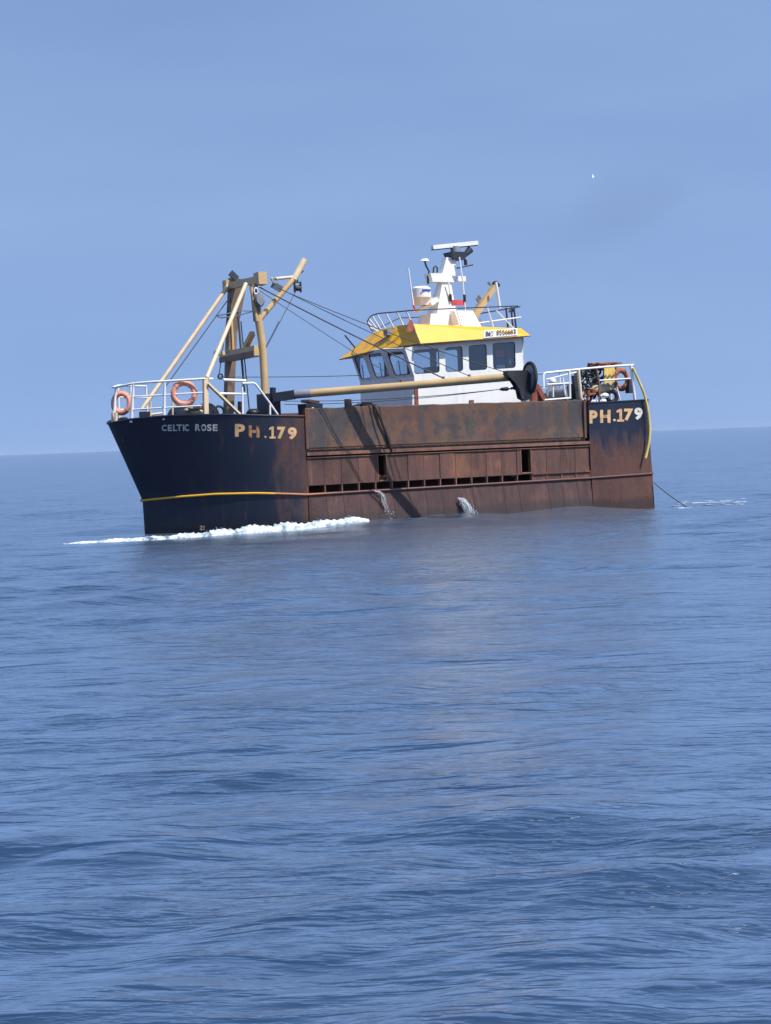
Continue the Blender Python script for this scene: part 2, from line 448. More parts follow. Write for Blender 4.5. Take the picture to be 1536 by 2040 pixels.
def foam_mat():
    mt, nt, bs = mat_new('sea_foam')
    n1 = noise(nt, 4, 5, .6, (1,1,1.6)); n2 = noise(nt, 16, 4, .6)
    c = mix(nt, ramp(nt, n1, .36, .62), (.42,.53,.63), (.72,.78,.82))
    nt.links.new(ramp(nt, mth(nt, 'ADD', mth(nt, 'MULTIPLY', n1, .6), mth(nt, 'MULTIPLY', n2, .4)), .32, .52, .15, 1), bs.inputs['Alpha'])
    nt.links.new(c, bs.inputs['Base Color']); bs.inputs['Roughness'].default_value = .6
    bump(nt, bs, mth(nt, 'ADD', n1, mth(nt, 'MULTIPLY', n2, .5)), .6, .05)
    return mt
M['foam'] = foam_mat()

# ------------------------------------------------------------------ the sea
WAVES = []
for i in range(130):
    lam = .14 * (16 / .14) ** ((i + rng.random()) / 130)
    th = math.radians(-80) + rng.normal() * math.radians(26)      # crests run roughly across the view
    kk = 2 * math.pi / lam
    steep = (SEA['steep'] if lam > .55 else .014) if lam < 2.0 else SEA['steep'] * (2.0 / lam) ** 1.25
    WAVES.append((kk * math.cos(th), kk * math.sin(th), steep / kk * rng.uniform(.5, 1.3), rng.random() * 6.283))
FPX = F / 2
def hull_swell(x, y):                       # the water the boat pushes up along its side
    u = (x - ORG[0]) * FD[0] + (y - ORG[1]) * FD[1]; v = (x - ORG[0]) * PT[0] + (y - ORG[1]) * PT[1]
    d = np.maximum(0, np.abs(v) - 2.9) / 1.6
    near = np.exp(-d * d)
    along = .19 * np.exp(-((u - 9.5) / 3.4) ** 2) + .17 * np.exp(-((u - 3.6) / 1.5) ** 2) - .06 * np.exp(-((u - .2) / 1.2) ** 2)
    return near * along
def sea_h(x, y, dr=None, dt=None, chop=False):
    r = np.sqrt(x * x + y * y) + 1e-6
    if dr is None: dr = r * r / (FPX * CAM_H) * .8; dt = r * .0012
    rx, ry = x / r, y / r
    h = np.zeros_like(x); cx = np.zeros_like(x); cy = np.zeros_like(x)
    gust = .68 + .42 * np.sin(x * .21 + 1.3 * np.sin(y * .13)) * np.sin(y * .17 + 1.1 * np.sin(x * .11) + .6)
    for kx, ky, a, ph in WAVES:
        al = np.abs(kx * rx + ky * ry) * dr + np.abs(-kx * ry + ky * rx) * dt
        w = np.clip((2.7 - al) / 1.3, 0, 1)
        p = kx * x + ky * y + ph
        h += w * a * np.cos(p)
        if chop:
            k = math.hypot(kx, ky); s = w * a * np.sin(p)
            cx -= s * kx / k; cy -= s * ky / k
    h = h * gust
    h = h + hull_swell(x, y)
    return (h, cx * gust, cy * gust) if chop else h
def build_sea():
    dp = np.concatenate([np.array([.25, .5, .8, 1.1, 1.5, 2]), np.arange(2.7, 20, .6), np.arange(20, 140, .42), np.arange(140, 640, .8), np.geomspace(650, 4000, 26)])
    R = (FPX * CAM_H / dp)
    a_in = np.linspace(-16.5, 16.5, 640)
    a_out = np.concatenate([-np.geomspace(17, 180, 40)[::-1][1:], a_in, np.geomspace(17, 180, 40)[:-1]])
    A = np.radians(np.concatenate([[-180], a_out]))
    RR, AA = np.meshgrid(R, A, indexing='ij')
    x, y = RR * np.sin(AA), RR * np.cos(AA)
    dr = np.abs(np.gradient(R))[:, None] * np.ones_like(AA); dt = RR * np.abs(np.gradient(A))[None, :]
    h, cx, cy = sea_h(x, y, dr, dt, True)
    edge = np.clip((R - .9 * R.min()) / (4 * R.min()), 0, 1)[:, None]
    co = np.stack([x + cx * SEA['chop'], y + cy * SEA['chop'], h], -1).reshape(-1, 3)
    nr, nc = RR.shape
    idx = np.arange(nr * nc).reshape(nr, nc)
    nxt = np.roll(idx, -1, axis=1)
    q = np.stack([idx[:-1], nxt[:-1], nxt[1:], idx[1:]], -1).reshape(-1, 4)
    q = q[:, ::-1]
    # close the small hole under the viewer
    co = np.vstack([co, [[0, 0, 0]]])
    me = bpy.data.meshes.new('sea')
    tri = np.stack([idx[-1], nxt[-1], np.full(nc, nr * nc)], -1)[:, ::-1]
    nl = q.size + tri.size
    me.vertices.add(len(co)); me.vertices.foreach_set('co', co.astype(np.float32).ravel())
    me.loops.add(nl); me.loops.foreach_set('vertex_index', np.concatenate([q.ravel(), tri.ravel()]).astype(np.int32))
    npol = len(q) + len(tri)
    me.polygons.add(npol)
    st = np.concatenate([np.arange(len(q)) * 4, q.size + np.arange(len(tri)) * 3]).astype(np.int32)
    me.polygons.foreach_set('loop_start', st)
    me.polygons.foreach_set('use_smooth', np.ones(npol, bool))
    me.materials.append(M['sea'])
    me.update(calc_edges=True); me.validate()
    o = link('sea', me)
    if me.polygons[len(q) // 2].normal.z < 0: me.flip_normals()
    o['kind'] = 'structure'; o['label'] = 'rippled blue open sea reaching to the horizon'
    return o
build_sea()

# ------------------------------------------------------------------ the boat
boat = link('fishing_boat', None); boat.matrix_world = ROOT
tag(boat, 'rusty navy fishing trawler with yellow wheelhouse roof underway on the sea', 'fishing boat')

# --- hull shell
def plan(L, u0, p, q, B, t):               # half-breadth curve of one level, t = 0 stem .. 1 where it meets the straight side
    s = 1 - t
    return u0 + (L - u0) * (1 - t ** 1.7), None
def bow_pt(t, L, u0, p, q, B=3.0):
    th = (1 - t)                           # 1 at stem, 0 at the shoulder
    s = math.sin(th * math.pi / 2)
    return u0 + (L - u0) * s, B * max(0, 1 - s ** p) ** (1 / q)
def zdeck(u): return float(np.interp(u, [-.3, 2.5, 2.62, 12.6, 13.7, 14.8, 15.65, 16.34, 17.0, 17.3, 17.4], [3.458, 3.385, 3.38, 3.228, 3.274, 3.34, 3.362, 3.366, 3.32, 3.257, 3.22]))
def zstrake(u): return float(np.interp(u, [-.3, 2.5, 12.6, 13.3, 14, 14.95, 15.75, 16.3, 16.5], [1.06, 1.03, .995, 1.05, 1.098, 1.112, 1.066, 1.005, .965]))
UM = 12.6                                   # where the bow block meets the midship plating
def hull_point(t, k):                       # t along the bow, k: -1 below water .. 0 waterline .. 1 strake .. 2 deck edge
    wlp = bow_pt(t, 16.42, UM, 1.55, 1.15); sp = bow_pt(t, 16.44, UM, 1.6, 1.25); dk = bow_pt(t, 17.38, UM, 2.0, 1.45)
    kl = (16.25, 0); kp = bow_pt(t, 16.25, UM, 1.4, 1.0, 2.3)
    if k >= 1:
        f = k - 1; g = f ** 1.25
        return Vector((sp[0] + (dk[0]-sp[0])*f, sp[1] + (dk[1]-sp[1])*g, zstrake(sp[0]) + (zdeck(dk[0])-zstrake(sp[0]))*f))
    if k >= 0:
        return Vector((wlp[0] + (sp[0]-wlp[0])*k, wlp[1] + (sp[1]-wlp[1])*k + .0, zstrake(sp[0])*k))
    f = k + 1
    return Vector((kp[0] + (wlp[0]-kp[0])*f, kp[1] + (wlp[1]-kp[1])*f, -1.1 + 1.1*f))
hull = MB()
ks = [-1, -.5, 0, .25, .5, .75, 1] + [1 + i/10 for i in range(1, 11)]
ts = [i/40 for i in range(41)]
for sgn in (1, -1):
    P = []
    for t in ts:
        row = []
        for k in ks:
            p = hull_point(t, k); p.y *= sgn; row.append(p)
        P.append(row)
    hull.grid(P, True, sgn > 0)
LOWX = 3.20                                 # the lower side stands out towards the water
def side_low(u): return 3.0 + (.20 if 3.2 < u < 12.3 else .20*max(0, min(1, (u-1.6)/1.6)) if u <= 3.2 else .2*max(0, (12.6-u)/.3))
# lower side under the strake (behind the plates), stern block, transom, starboard side
us = [UM] + [12.3 - i*(12.3-2.5)/30 for i in range(31)]
for sgn in (1, -1):
    P = []
    for u in us:
        lo = side_low(u) - .03
        P.append([Vector((u, sgn*2.4, -1.1)), Vector((u, sgn*lo, -.35)), Vector((u, sgn*lo, 0)), Vector((u, sgn*2.97, zstrake(u)))])
    hull.grid(P, True, sgn > 0)
def stern_v(u): return 3.03 - .16*max(0, (2.5-u)/2.6)**1.6
def sterncol(u, sgn):
    d = .0
    return [Vector((u, sgn*2.3, -1.1)), Vector((u - .05, sgn*(stern_v(u)+.05), -.35)), Vector((u-.05, sgn*(stern_v(u)+.03), 0)), Vector((u-.03, sgn*stern_v(u), zstrake(u)))] + \
           [Vector((u + .06*f*(2.5-u)/2.6, sgn*stern_v(u), zstrake(u) + (zdeck(u)-zstrake(u))*f)) for f in (.25,.5,.75,1)]
su = [2.5 - i*2.6/12 for i in range(13)]
for sgn in (1, -1):
    hull.grid([sterncol(u, sgn) for u in su], True, sgn > 0)
tr = sterncol(su[-1], 1); tl = sterncol(su[-1], -1)
hull.grid([tr, tl], False, True)
f0 = sterncol(su[0], 1)
hull.add([f0[3], f0[-1], (2.5, 2.4, f0[-1].z), (2.5, 2.4, f0[3].z)], [[0,1,2,3]])   # forward end of the stern block
# bow block end
b0 = [hull_point(1, k) for k in (1, 1.25, 1.5, 1.75, 2)]
hull.add([b0[0], b0[-1], (UM, 2.4, b0[-1].z), (UM, 2.4, b0[0].z)], [[3,2,1,0]])
# decks and inner walls of the side passage
def deckpoly(zf, inset, ulo, n=30):
    return
deck_pts_p = [hull_point(i/30, 1.72) for i in range(31)]
hull.add([(p.x, p.y-.02, 2.7) for p in deck_pts_p] + [(p.x, -p.y+.02, 2.7) for p in deck_pts_p[::-1]], [list(range(62))])
hull.add([(UM, 2.98, 2.46), (UM, -2.98, 2.46), (-.05, -2.8, 2.46), (-.05, 2.8, 2.46)], [[0,1,2,3]])      # main deck
hull.add([(UM, 2.97, .98), (UM, 1.0, .98), (2.5, 1.0, .98), (2.5, 2.97, .98)], [[0,1,2,3]])      # passage floor
hull.add([(UM, 1.6, .98), (UM, 1.6, 2.46), (2.5, 1.6, 2.46), (2.5, 1.6, .98)], [[0,1,2,3]])
hull.add([(UM, -2.97, .95), (UM, -2.97, 3.4), (2.5, -2.97, 3.4), (2.5, -2.97, .95)], [[0,1,2,3]])  # starboard side
hull_o = part('hull', hull, M['hull'], boat)
hull_o.data.set_sharp_from_angle(angle=math.radians(35))

# cap rail along the deck edges
for sgn in (1, -1):
    part('cap_rail', MB().tube([(p.x, sgn*(p.y), p.z + .01) for p in [hull_point(i/40, 2) for i in range(41)]], .035, 6), M['hull'], hull_o)
cap = MB()
cap.tube([(c[-1].x, c[-1].y, c[-1].z + .005) for c in [sterncol(u, 1) for u in su]], .03, 6)
part('cap_rail', cap, M['hull'], hull_o)
# rubbing strake
stk = MB()
pts = [hull_point(i/40, 1) + Vector((.02, .03, 0)) for i in range(41)] + [Vector((u, 3.035, zstrake(u))) for u in us[1:]] + [Vector((c[3].x, c[3].y + .02, c[3].z)) for c in [sterncol(u, 1) for u in su[1:]]]
stk.tube(pts, .034, 8)
part('rubbing_strake', stk, M['strake'], hull_o)
stk = MB(); stk.tube([(p.x, -p.y, p.z) for p in pts], .042, 6)
part('rubbing_strake', stk, M['strake'], hull_o)

# --- midship plating, port
def rnd(a): return random.uniform(-a, a)
JU = [12.58 - .56*i for i in range(19)]      # frames
def bul_top(u): return 3.44 + (12.6-u)*.004
bw = MB()
P = []
nb = 120
for i in range(nb+1):
    u = 12.56 - i*(12.56-2.66)/nb
    fr = abs(((u-12.58)/.56) % 1 - .5)*2     # 1 on a frame
    dent = .016*(1-fr**2)
    row = []
    for j in range(13):
        z = 2.33 + (bul_top(u)-2.33)*j/12
        w = math.sin(math.pi*j/12)
        wob = .012*math.sin(u*1.7+z*2.1)+.006*math.sin(u*5.1+z*3)
        row.append(Vector((u, 3.0 - dent*w + wob*w + (.0 if j else .0), z + (.008*math.sin(u*7)+.006*math.sin(u*3.1) if j == 12 else 0))))
    P.append(row)
bw.grid(P, True, True)
bw.grid([[Vector((p.x, 2.90, p.z)) for p in r] for r in P], True)
top = [r[-1] for r in P]
bw.grid([[p, Vector((p.x, 2.90, p.z))] for p in top], False, True)
bw.grid([[Vector((p.x, 2.90, p.z)), p] for p in [r[0] for r in P]], False, True)
bul = part('bulwark_plate', bw, M['bulwark'], boat)
bul_top_rail = MB()
bul_top_rail.tube([(p.x, 2.97, p.z) for p in top[::4]], .028, 6)
part('bulwark_cap', bul_top_rail, M['bulwark'], bul)
for e, (u0, u1) in enumerate(((12.60, 12.52), (2.70, 2.62))):
    part('end_stiffener', MB().box((u0, 2.88, 2.3), (u1, 3.05, bul_top(u0))), M['rust'], bul)
stb = MB().box((12.56, -3.0, 2.33), (2.6, -2.9, 3.46))
part('bulwark_plate', stb, M['bulwark'], boat)
# dark slot with the chain in it, and the ledge under it
part('slot_backing', MB().box((12.57, 2.86, 2.2), (2.6, 2.93, 2.36)), M['black'], boat)
ch = MB()
for i in range(170):
    u = 12.45 - i*(12.45-2.8)/170
    ch.torus((u, 2.98, 2.285 + .006*math.sin(i*1.3)), (0, 1, 0) if i % 2 else (0, .4, 1), .028, .011, 8, 4, 1.2)
part('door_chain', ch, M['rust_rail'], boat, kind='stuff')
led = MB().box((12.58, 2.88, 2.105), (2.5, 3.055, 2.20)); led.box((12.58, 2.9, 2.03), (2.5, 3.02, 2.055))
part('ledge_rail', led, M['rust_rail'], boat)
for i in range(18):
    a, b = JU[i], JU[i+1]
    z0, z1 = 1.255, 2.05
    cuts = [(a-.012, b+.012)]
    if i == 4: cuts = [(a-.012, a-.10)]
    if i == 5: cuts = [(a+.16, b+.012)]
    if i == 13: cuts = [(a-.012, a-.16)]
    if i == 14: cuts = [(a+.02, b+.012)]
    for (c, d) in cuts:
        if i > 13 and i < 18: z0 = 1.20
        p = MB()
        y0, y1 = 2.955 + rnd(.004), 2.985 + rnd(.010)
        n = 4
        g = [[Vector((c+(d-c)*s/n, y1 - .012*math.sin(math.pi*s/n)*math.sin(math.pi*q/n), z0+(z1-z0)*q/n)) for q in range(n+1)] for s in range(n+1)]
        p.grid(g, True, True)
        p.hexa([(c,y0,z0),(d,y0,z0),(d,y1-.001,z0),(c,y1-.001,z0)][::-1], [(c,y0,z1),(d,y0,z1),(d,y1-.001,z1),(c,y1-.001,z1)][::-1])
        part('hull_panel', p, M['rust'], boat)
# blanking plates over the after freeing ports and the seam bar
part('seam_bar', MB().box((JU[14], 2.95, 1.225), (2.5, 3.03, 1.262)), M['rust'], boat)
part('seam_bar', MB().box((12.58, 2.93, 1.245), (JU[14], 3.008, 1.268)), M['rust'], boat)
for i in range(14, 18):
    part('blanking_plate', MB().box((JU[i]-.012, 2.93, 1.0), (JU[i+1]+.012, 2.978+rnd(.006), 1.222)), M['rust'], boat)
for i in range(19):
    part('frame_post', MB().box((JU[i]+.018, 2.86, 1.0), (JU[i]-.018, 3.004, 1.243)), M['rust_rail'], boat)
for i in range(19):
    if i in (5, 14): continue
    part('frame_rib', MB().box((JU[i]+.008, 2.93, 1.27), (JU[i]-.008, 2.975, 2.05)), M['rust_low'], boat)
for (ua, ub) in ((JU[4]-.10, JU[5]+.16), (JU[13]-.16, JU[14]+.02)):   # door jambs
    for x in (ua, ub):
        part('door_jamb', MB().box((x-.015, 2.84, 1.27), (x+.015, 3.0, 2.03)), M['rust_rail'], boat)
    part('door_sill', MB().box((ua-.02, 2.80, 1.27), (ub+.02, 3.03, 1.31)), M['rust_rail'], boat)
# lower plates, each leaning out towards the water
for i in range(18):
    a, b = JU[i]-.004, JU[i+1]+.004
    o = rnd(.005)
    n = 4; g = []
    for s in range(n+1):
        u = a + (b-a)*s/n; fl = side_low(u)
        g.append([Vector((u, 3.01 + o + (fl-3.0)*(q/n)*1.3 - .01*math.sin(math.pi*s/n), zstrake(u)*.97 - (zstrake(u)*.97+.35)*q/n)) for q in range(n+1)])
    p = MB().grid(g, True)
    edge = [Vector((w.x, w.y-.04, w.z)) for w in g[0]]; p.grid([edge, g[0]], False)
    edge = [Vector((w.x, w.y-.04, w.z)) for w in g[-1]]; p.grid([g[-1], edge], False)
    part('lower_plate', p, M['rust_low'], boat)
# junk in the doors
rng2 = random.Random(3)
p = MB(); p.blob((V(1024,934,2.85).x, 2.82, 1.36), .19, .12, .17, .2, 10, 7, rng2); 
thing('net_bundle', p, M['sack'], 'tan net bundle lying in the after side door of the rusty hull', 'net')
p = MB()
for i in range(5):
    q = V(752 + i*4, 945, 2.9); p.blob((q.x, 2.9+rng2.uniform(-.03,.05), 1.36+rng2.uniform(-.02,.06)), .09, .07, .05, .3, 8, 5, rng2)
thing('rope_bundle', p, M['net'], 'brown rope bundle hanging in the forward side door of the hull', 'rope')

# ------------------------------------------------------------------ lettering on the hull
bvh = BVHTree.FromPolygons([Vector(v) for v in hull.v], hull.f)
cam_b = to_boat(CAM)
def surf(x, y, off, tree):
    d = ray(x, y); db = Vector((d @ FD, d @ PT, d[2])).normalized()
    loc, nrm, idx, dist = tree.ray_cast(cam_b, db)
    if loc is None: return None
    if nrm.dot(db) > 0: nrm = -nrm
    return loc + nrm*off
def glyph(ch, bold):
    cu = bpy.data.curves.new('glyph', 'FONT'); cu.body = ch; cu.offset = bold; cu.resolution_u = 3; cu.extrude = 0
    cu.fill_mode = 'FRONT' if hasattr(cu, 'fill_mode') else cu.fill_mode
    o = bpy.data.objects.new('glyph', cu); col.objects.link(o)
    dg = bpy.context.evaluated_depsgraph_get()
    me = bpy.data.meshes.new_from_object(o.evaluated_get(dg))
    bpy.data.objects.remove(o)
    vs = [tuple(v.co) for v in me.vertices]; fs = [list(p.vertices) for p in me.polygons]
    bpy.data.meshes.remove(me)
    return vs, fs
ONE = ([(.10,0),(.90,0),(.90,.16),(.66,.16),(.66,1),(.40,1),(.05,.86),(.05,.70),(.36,.76),(.36,.16),(.10,.16)])
def letter(ch, quad, mat, parent, place, bold=.03, name='letter'):
    # quad: photo pixels of lower-left, lower-right, upper-right, upper-left corner of the letter's box
    if ch == '1':
        vs = [(x, y, 0) for x, y in ONE]; fs = [list(t) for t in tessellate_polygon([[Vector(v) for v in vs]])]
    else:
        vs, fs = glyph(ch, bold)
    xs = [v[0] for v in vs]; ys = [v[1] for v in vs]
    x0, x1, y0, y1 = min(xs), max(xs), min(ys), max(ys)
    out = []
    for v in vs:
        a = (v[0]-x0)/max(x1-x0, 1e-6); b = (v[1]-y0)/max(y1-y0, 1e-6)
        lo = [quad[0][i] + (quad[1][i]-quad[0][i])*a for i in (0,1)]; hi = [quad[3][i] + (quad[2][i]-quad[3][i])*a for i in (0,1)]
        out.append(place(lo[0] + (hi[0]-lo[0])*b, lo[1] + (hi[1]-lo[1])*b))
    mb = MB().add(out, fs)
    return part(name, mb, mat, parent)
def row(spec, mats, parent, place, bold):
    for (ch, xl, xr, yb, yt), mt in zip(spec, mats):
        sl = -.0
        letter(ch, [(xl, yb), (xr, yb+sl), (xr, yt+sl), (xl, yt)], mt, parent, place, bold)
on_hull = lambda x, y: surf(x, y, .009, bvh)
W, OR, OL = M['letter_white'], M['letter_orange'], M['letter_old']
row([('C',322.5,332,858.5,846),('E',334.5,343,858.5,846),('L',345,353,858.5,845.5),('T',352,363,858.2,845.5),('I',364.5,367.5,858.2,845.3),('C',368,377,858.5,845)], [W]*6, hull_o, on_hull, .03)
row([('R',389,399,858.3,844.5),('O',401,411,858.5,844.8),('S',412.5,421.5,858.5,845),('E',424,433.5,858.5,845.3)], [W]*4, hull_o, on_hull, .03)
row([('P',468,488,870,844.5),('H',495.5,517,871.5,847.5),('.',526.5,531,872.5,868),('1',536,549,873.5,849.5),('7',552,569,874.5,850),('9',573,591,876,851)], [OR,OL,OR,OR,OR,OR], hull_o, on_hull, .05)
row([('P',1174,1190,843.5,817.5),('H',1195,1216,842.5,816.5),('.',1221,1226.5,839,834.5),('1',1228,1243,840,814.5),('7',1243,1261,838,814),('9',1263,1280,836.5,812)], [OR,OR,W,OR,OR,W], hull_o, on_hull, .05)
row([('2',398,404,1056,1047),('1',405,408,1056,1047)], [OR,OR], hull_o, on_hull, .03)

# ------------------------------------------------------------------ wheelhouse
HW = 1.7
def rr(cx, cy, w, h, r, n=4):
    pts = []
    for (sx, sy, a0) in ((1,1,0),(-1,1,90),(-1,-1,180),(1,-1,270)):
        for i in range(n+1):
            a = math.radians(a0 + 90*i/n)
            pts.append((cx + sx*(w/2-r) + r*math.cos(a), cy + sy*(h/2-r) + r*math.sin(a)))
    return pts
wh = link('wheelhouse', None, boat)
def wall(quad, holes, name, mat, thick=.05, pane_in=.03, frame=True, panes=True):
    # quad: bottom-left, bottom-right, top-right, top-left as seen from outside; holes: (s0, s1, t0, t1) fractions
    A, B, C_, D = [Vector(q) for q in quad]
    def at(s, t): return (A*(1-s) + B*s)*(1-t) + (D*(1-s) + C_*s)*t
    nrm = (B-A).cross(D-A).normalized()
    sw, sh = (B-A).length, (D-A).length
    outer = [(0,0),(1,0),(1,1),(0,1)]
    loops = [outer]
    for (s0,s1,t0,t1) in holes:
        w, h = (s1-s0)*sw, (t1-t0)*sh
        loops.append([(x/sw, y/sh) for x, y in rr((s0+s1)/2*sw, (t0+t1)/2*sh, w, h, min(.09, w*.25), 4)])
    flat = [p for l in loops for p in l]
    tris = tessellate_polygon([[Vector((x, y, 0)) for x, y in l] for l in loops])
    mb = MB()
    mb.add([at(x, y) for x, y in flat], [list(t) for t in tris])
    mb.add([at(x, y) - nrm*thick for x, y in flat], [list(t)[::-1] for t in tris])
    i0 = 4
    for l in loops[1:]:
        n = len(l); o = [at(x, y) for x, y in l]
        mb.add(o + [p - nrm*thick for p in o], [[i, (i+1) % n, n+(i+1) % n, n+i] for i in range(n)])
    o = [at(x, y) for x, y in outer]
    mb.add(o + [p - nrm*thick for p in o], [[i, (i+1) % 4, 4+(i+1) % 4, 4+i] for i in range(4)])
    part(name, mb, mat, wh)
    for l in loops[1:]:
        n = len(l)
        if panes:
            part('window_pane', MB().add([at(x, y) - nrm*pane_in for x, y in l], [list(range(n))]), M['glass'], wh)
        if frame:
            fr = MB(); cx = sum(p[0] for p in l)/n; cy = sum(p[1] for p in l)/n
            inn = [(cx + (x-cx)*(1-.03/(sw*.18)*.8), cy + (y-cy)*(1-.05)) for x, y in l]
            a = [at(x, y) - nrm*(pane_in-.012) for x, y in l]; b = [at(x, y) - nrm*(pane_in-.012) for x, y in inn]
            fr.add(a+b, [[i, (i+1) % n, n+(i+1) % n, n+i] for i in range(n)])
            part('window_gasket', fr, M['rubber'], wh)
zf, za = 5.30, 5.60                          # wall top, front and aft
zs_f, zs_a = 4.44, 4.60                      # window sill
zb = 2.46
AFT = 3.98
fa, fb = 8.10, 8.22                          # front corners / front face, at sill height
rk = .33                                     # rake of the front windows
PW = .60
# port side: below the sill, above the sill
def sfrac(x): return (fa - x)/(fa - AFT)
wall([(fa,HW,zb),(AFT,HW,zb),(AFT,HW,zs_a-.06),(fa,HW,zs_f-.06)], [], 'side_wall', M['white'])
xs_p = [(824,875),(887,922),(934,970),(982,1027)]
hp = []
for (l, r) in xs_p:
    ul, ur = V(l, 715, HW).x, V(r, 712, HW).x
    hp.append((ul, ur))
def side_upper(sgn):
    y = HW*sgn
    # the window band: its forward edge follows the rake
    f0, f1 = fa, fa + rk*.9
    q = [(f0,y,zs_f-.06),(AFT,y,zs_a-.06),(AFT,y,za),(f0,y,zf)]
    hh = []
    for (ul, ur) in hp:
        hh.append((sfrac(ul), sfrac(ur), .075, .865))
    if sgn < 0:
        q = [q[1], q[0], q[3], q[2]]; hh = [(1-b, 1-a, c, d) for a, b, c, d in hh]
    wall(q, hh, 'side_wall', M['white'])
    tri = MB()
    t3 = [(f0,y,zs_f-.06),(f0,y,zf),(f1,y,zf-.05)]
    tri.hexa([Vector(p) for p in t3], [Vector(p) - Vector((0,.05*sgn,0)) for p in t3])
    part('front_corner', tri, M['white'], wh)
side_upper(1); side_upper(-1)
wall([(AFT,-HW,zb),(fa,-HW,zb),(fa,-HW,zs_f-.06),(AFT,-HW,zs_a-.06)], [], 'side_wall', M['white'])
# front: three facets, raked above the sill
fx = [(fa,-HW),(fb,-PW),(fb,PW),(fa,HW)]
for i in range(3):
    (u0,v0),(u1,v1) = fx[i], fx[i+1]
    wall([(u0,v0,zb),(u1,v1,zb),(u1,v1,zs_f-.06),(u0,v0,zs_f-.06)], [], 'front_wall', M['white'])
    wall([(u0,v0,zs_f-.06),(u1,v1,zs_f-.06),(u1+rk,v1,zf),(u0+rk*.9,v0,zf-.05 if i == 0 else zf)] if i != 2 else [(u0,v0,zs_f-.06),(u1,v1,zs_f-.06),(u1+rk*.9,v1,zf-.05),(u0+rk,v0,zf)],
         [(.13,.87,.08,.88)], 'front_wall', M['white'])
for v_ in (-1.1, .05, 1.2):
    part('window_wiper', MB().bar((fb+rk*.12+.03, v_, zs_f+.02), (fb+rk*.62+.045, v_+.22, zs_f+.45), .02, .02), M['black'], wh)
wall([(AFT,HW,zb),(AFT,-HW,zb),(AFT,-HW,za),(AFT,HW,za)], [(.15,.42,.66,.92),(.58,.85,.66,.92)], 'aft_wall', M['white'])
part('cabin_floor', MB().box((AFT+.06,-HW+.06,3.3),(fa-.05,HW-.06,3.36)), M['wood'], wh)
con = MB().box((7.3,-1.5,3.36),(7.95,1.4,4.5)); con.box((4.1,-1.6,3.36),(5.6,-.4,4.45)); con.box((6.0,-.35,3.36),(6.5,.25,4.75))
part('console', con, M['dark_in'], wh)
part('cabin_partition', MB().box((4.5,-.9,3.36),(4.56,1.6,5.4)), M['dark_in'], wh)
# cloths behind the last side window
q0 = V(996, 712, 1.5); 
cl = MB().box((V(988,700,1.45).x,1.42,4.95),(V(1018,700,1.45).x,1.46,5.2)); part('red_cloth', cl, M['red'], wh)
cl = MB().box((V(988,700,1.5).x,1.48,4.72),(V(1004,700,1.5).x,1.52,4.93)); part('blue_cloth', cl, M['blue_cloth'], wh)
cl = MB().blob((V(1014,722,1.5).x,1.5,4.80),.11,.06,.12,.1); part('white_bag', cl, M['plastic_white'], wh)
cl = MB().box((V(988,700,1.5).x,1.48,4.60),(V(1004,700,1.5).x,1.52,4.71)); part('white_cloth', cl, M['plastic_white'], wh)
# base skirt and vertical rust post on the port side
part('corner_post', MB().box((fa+.02,HW+.003,zb),(fa-.10,HW+.04,4.05)), M['rust_red'], wh)
part('side_post', MB().box((V(936,790,1.75).x,HW+.003,zb),(V(944,790,1.75).x,HW+.05,3.62)), M['rust_rail'], wh)
part('white_standpipe', MB().tube([U(822,810,8.35),U(822,787,8.35)],.05,8), M['white_rail'], wh)

# roof: a deep sloping fascia all round
roof = MB()
RO = 2.0; RI = 1.58
def zro(u): return float(np.interp(u, [3.9, 8.0], [5.615, 5.375]))
outer = [(3.93,-RO),(3.93,RO),(8.02,RO),(8.50,.62),(8.70,-.9),(8.62,-RO)]
# lower edge, port to starboard round the front; matched upper edge
lo = [Vector((3.93, RO, 5.615)), Vector((8.02, RO, 5.373)), Vector((8.40, .62, 5.325)), Vector((8.62, -.7, 5.23)), Vector((8.66, -RO, 5.15)), Vector((3.93, -RO, 5.615))]
hi = [Vector((3.98, RI, 5.865)), Vector((8.03, RI, 5.995)), Vector((7.95, .5, 6.02)), Vector((7.82, -.6, 6.0)), Vector((7.66, -RI, 5.93)), Vector((3.98, -RI, 5.865))]
n = len(lo)
for i in range(n):
    j = (i+1) % n
    a, b, c, d = lo[i], lo[j], hi[j], hi[i]
    roof.add([a, b, c, d], [[0,1,2,3]])
roof.add(hi, [list(range(n))])
low2 = [p - Vector((0,0,.035)) for p in lo]
for i in range(n):
    j = (i+1) % n
    roof.add([low2[i], low2[j], lo[j], lo[i]], [[0,1,2,3]])
roof.add(low2, [list(range(n))[::-1]])
bmr = bmesh.new()
roof_o = part('wheelhouse_roof', roof, M['yellow'], boat)
bmr.from_mesh(roof_o.data); bmesh.ops.recalc_face_normals(bmr, faces=bmr.faces); bmr.to_mesh(roof_o.data); bmr.free()
part('roof_seam', MB().tube([lo[1]+Vector((.01,.012,.01)), hi[1]+Vector((.01,.012,.01))], .012, 6), M['brown'], roof_o)
part('roof_edge', MB().tube([p+Vector((0,0,-.02)) for p in lo[:5]], .018, 6), M['brown'], roof_o)
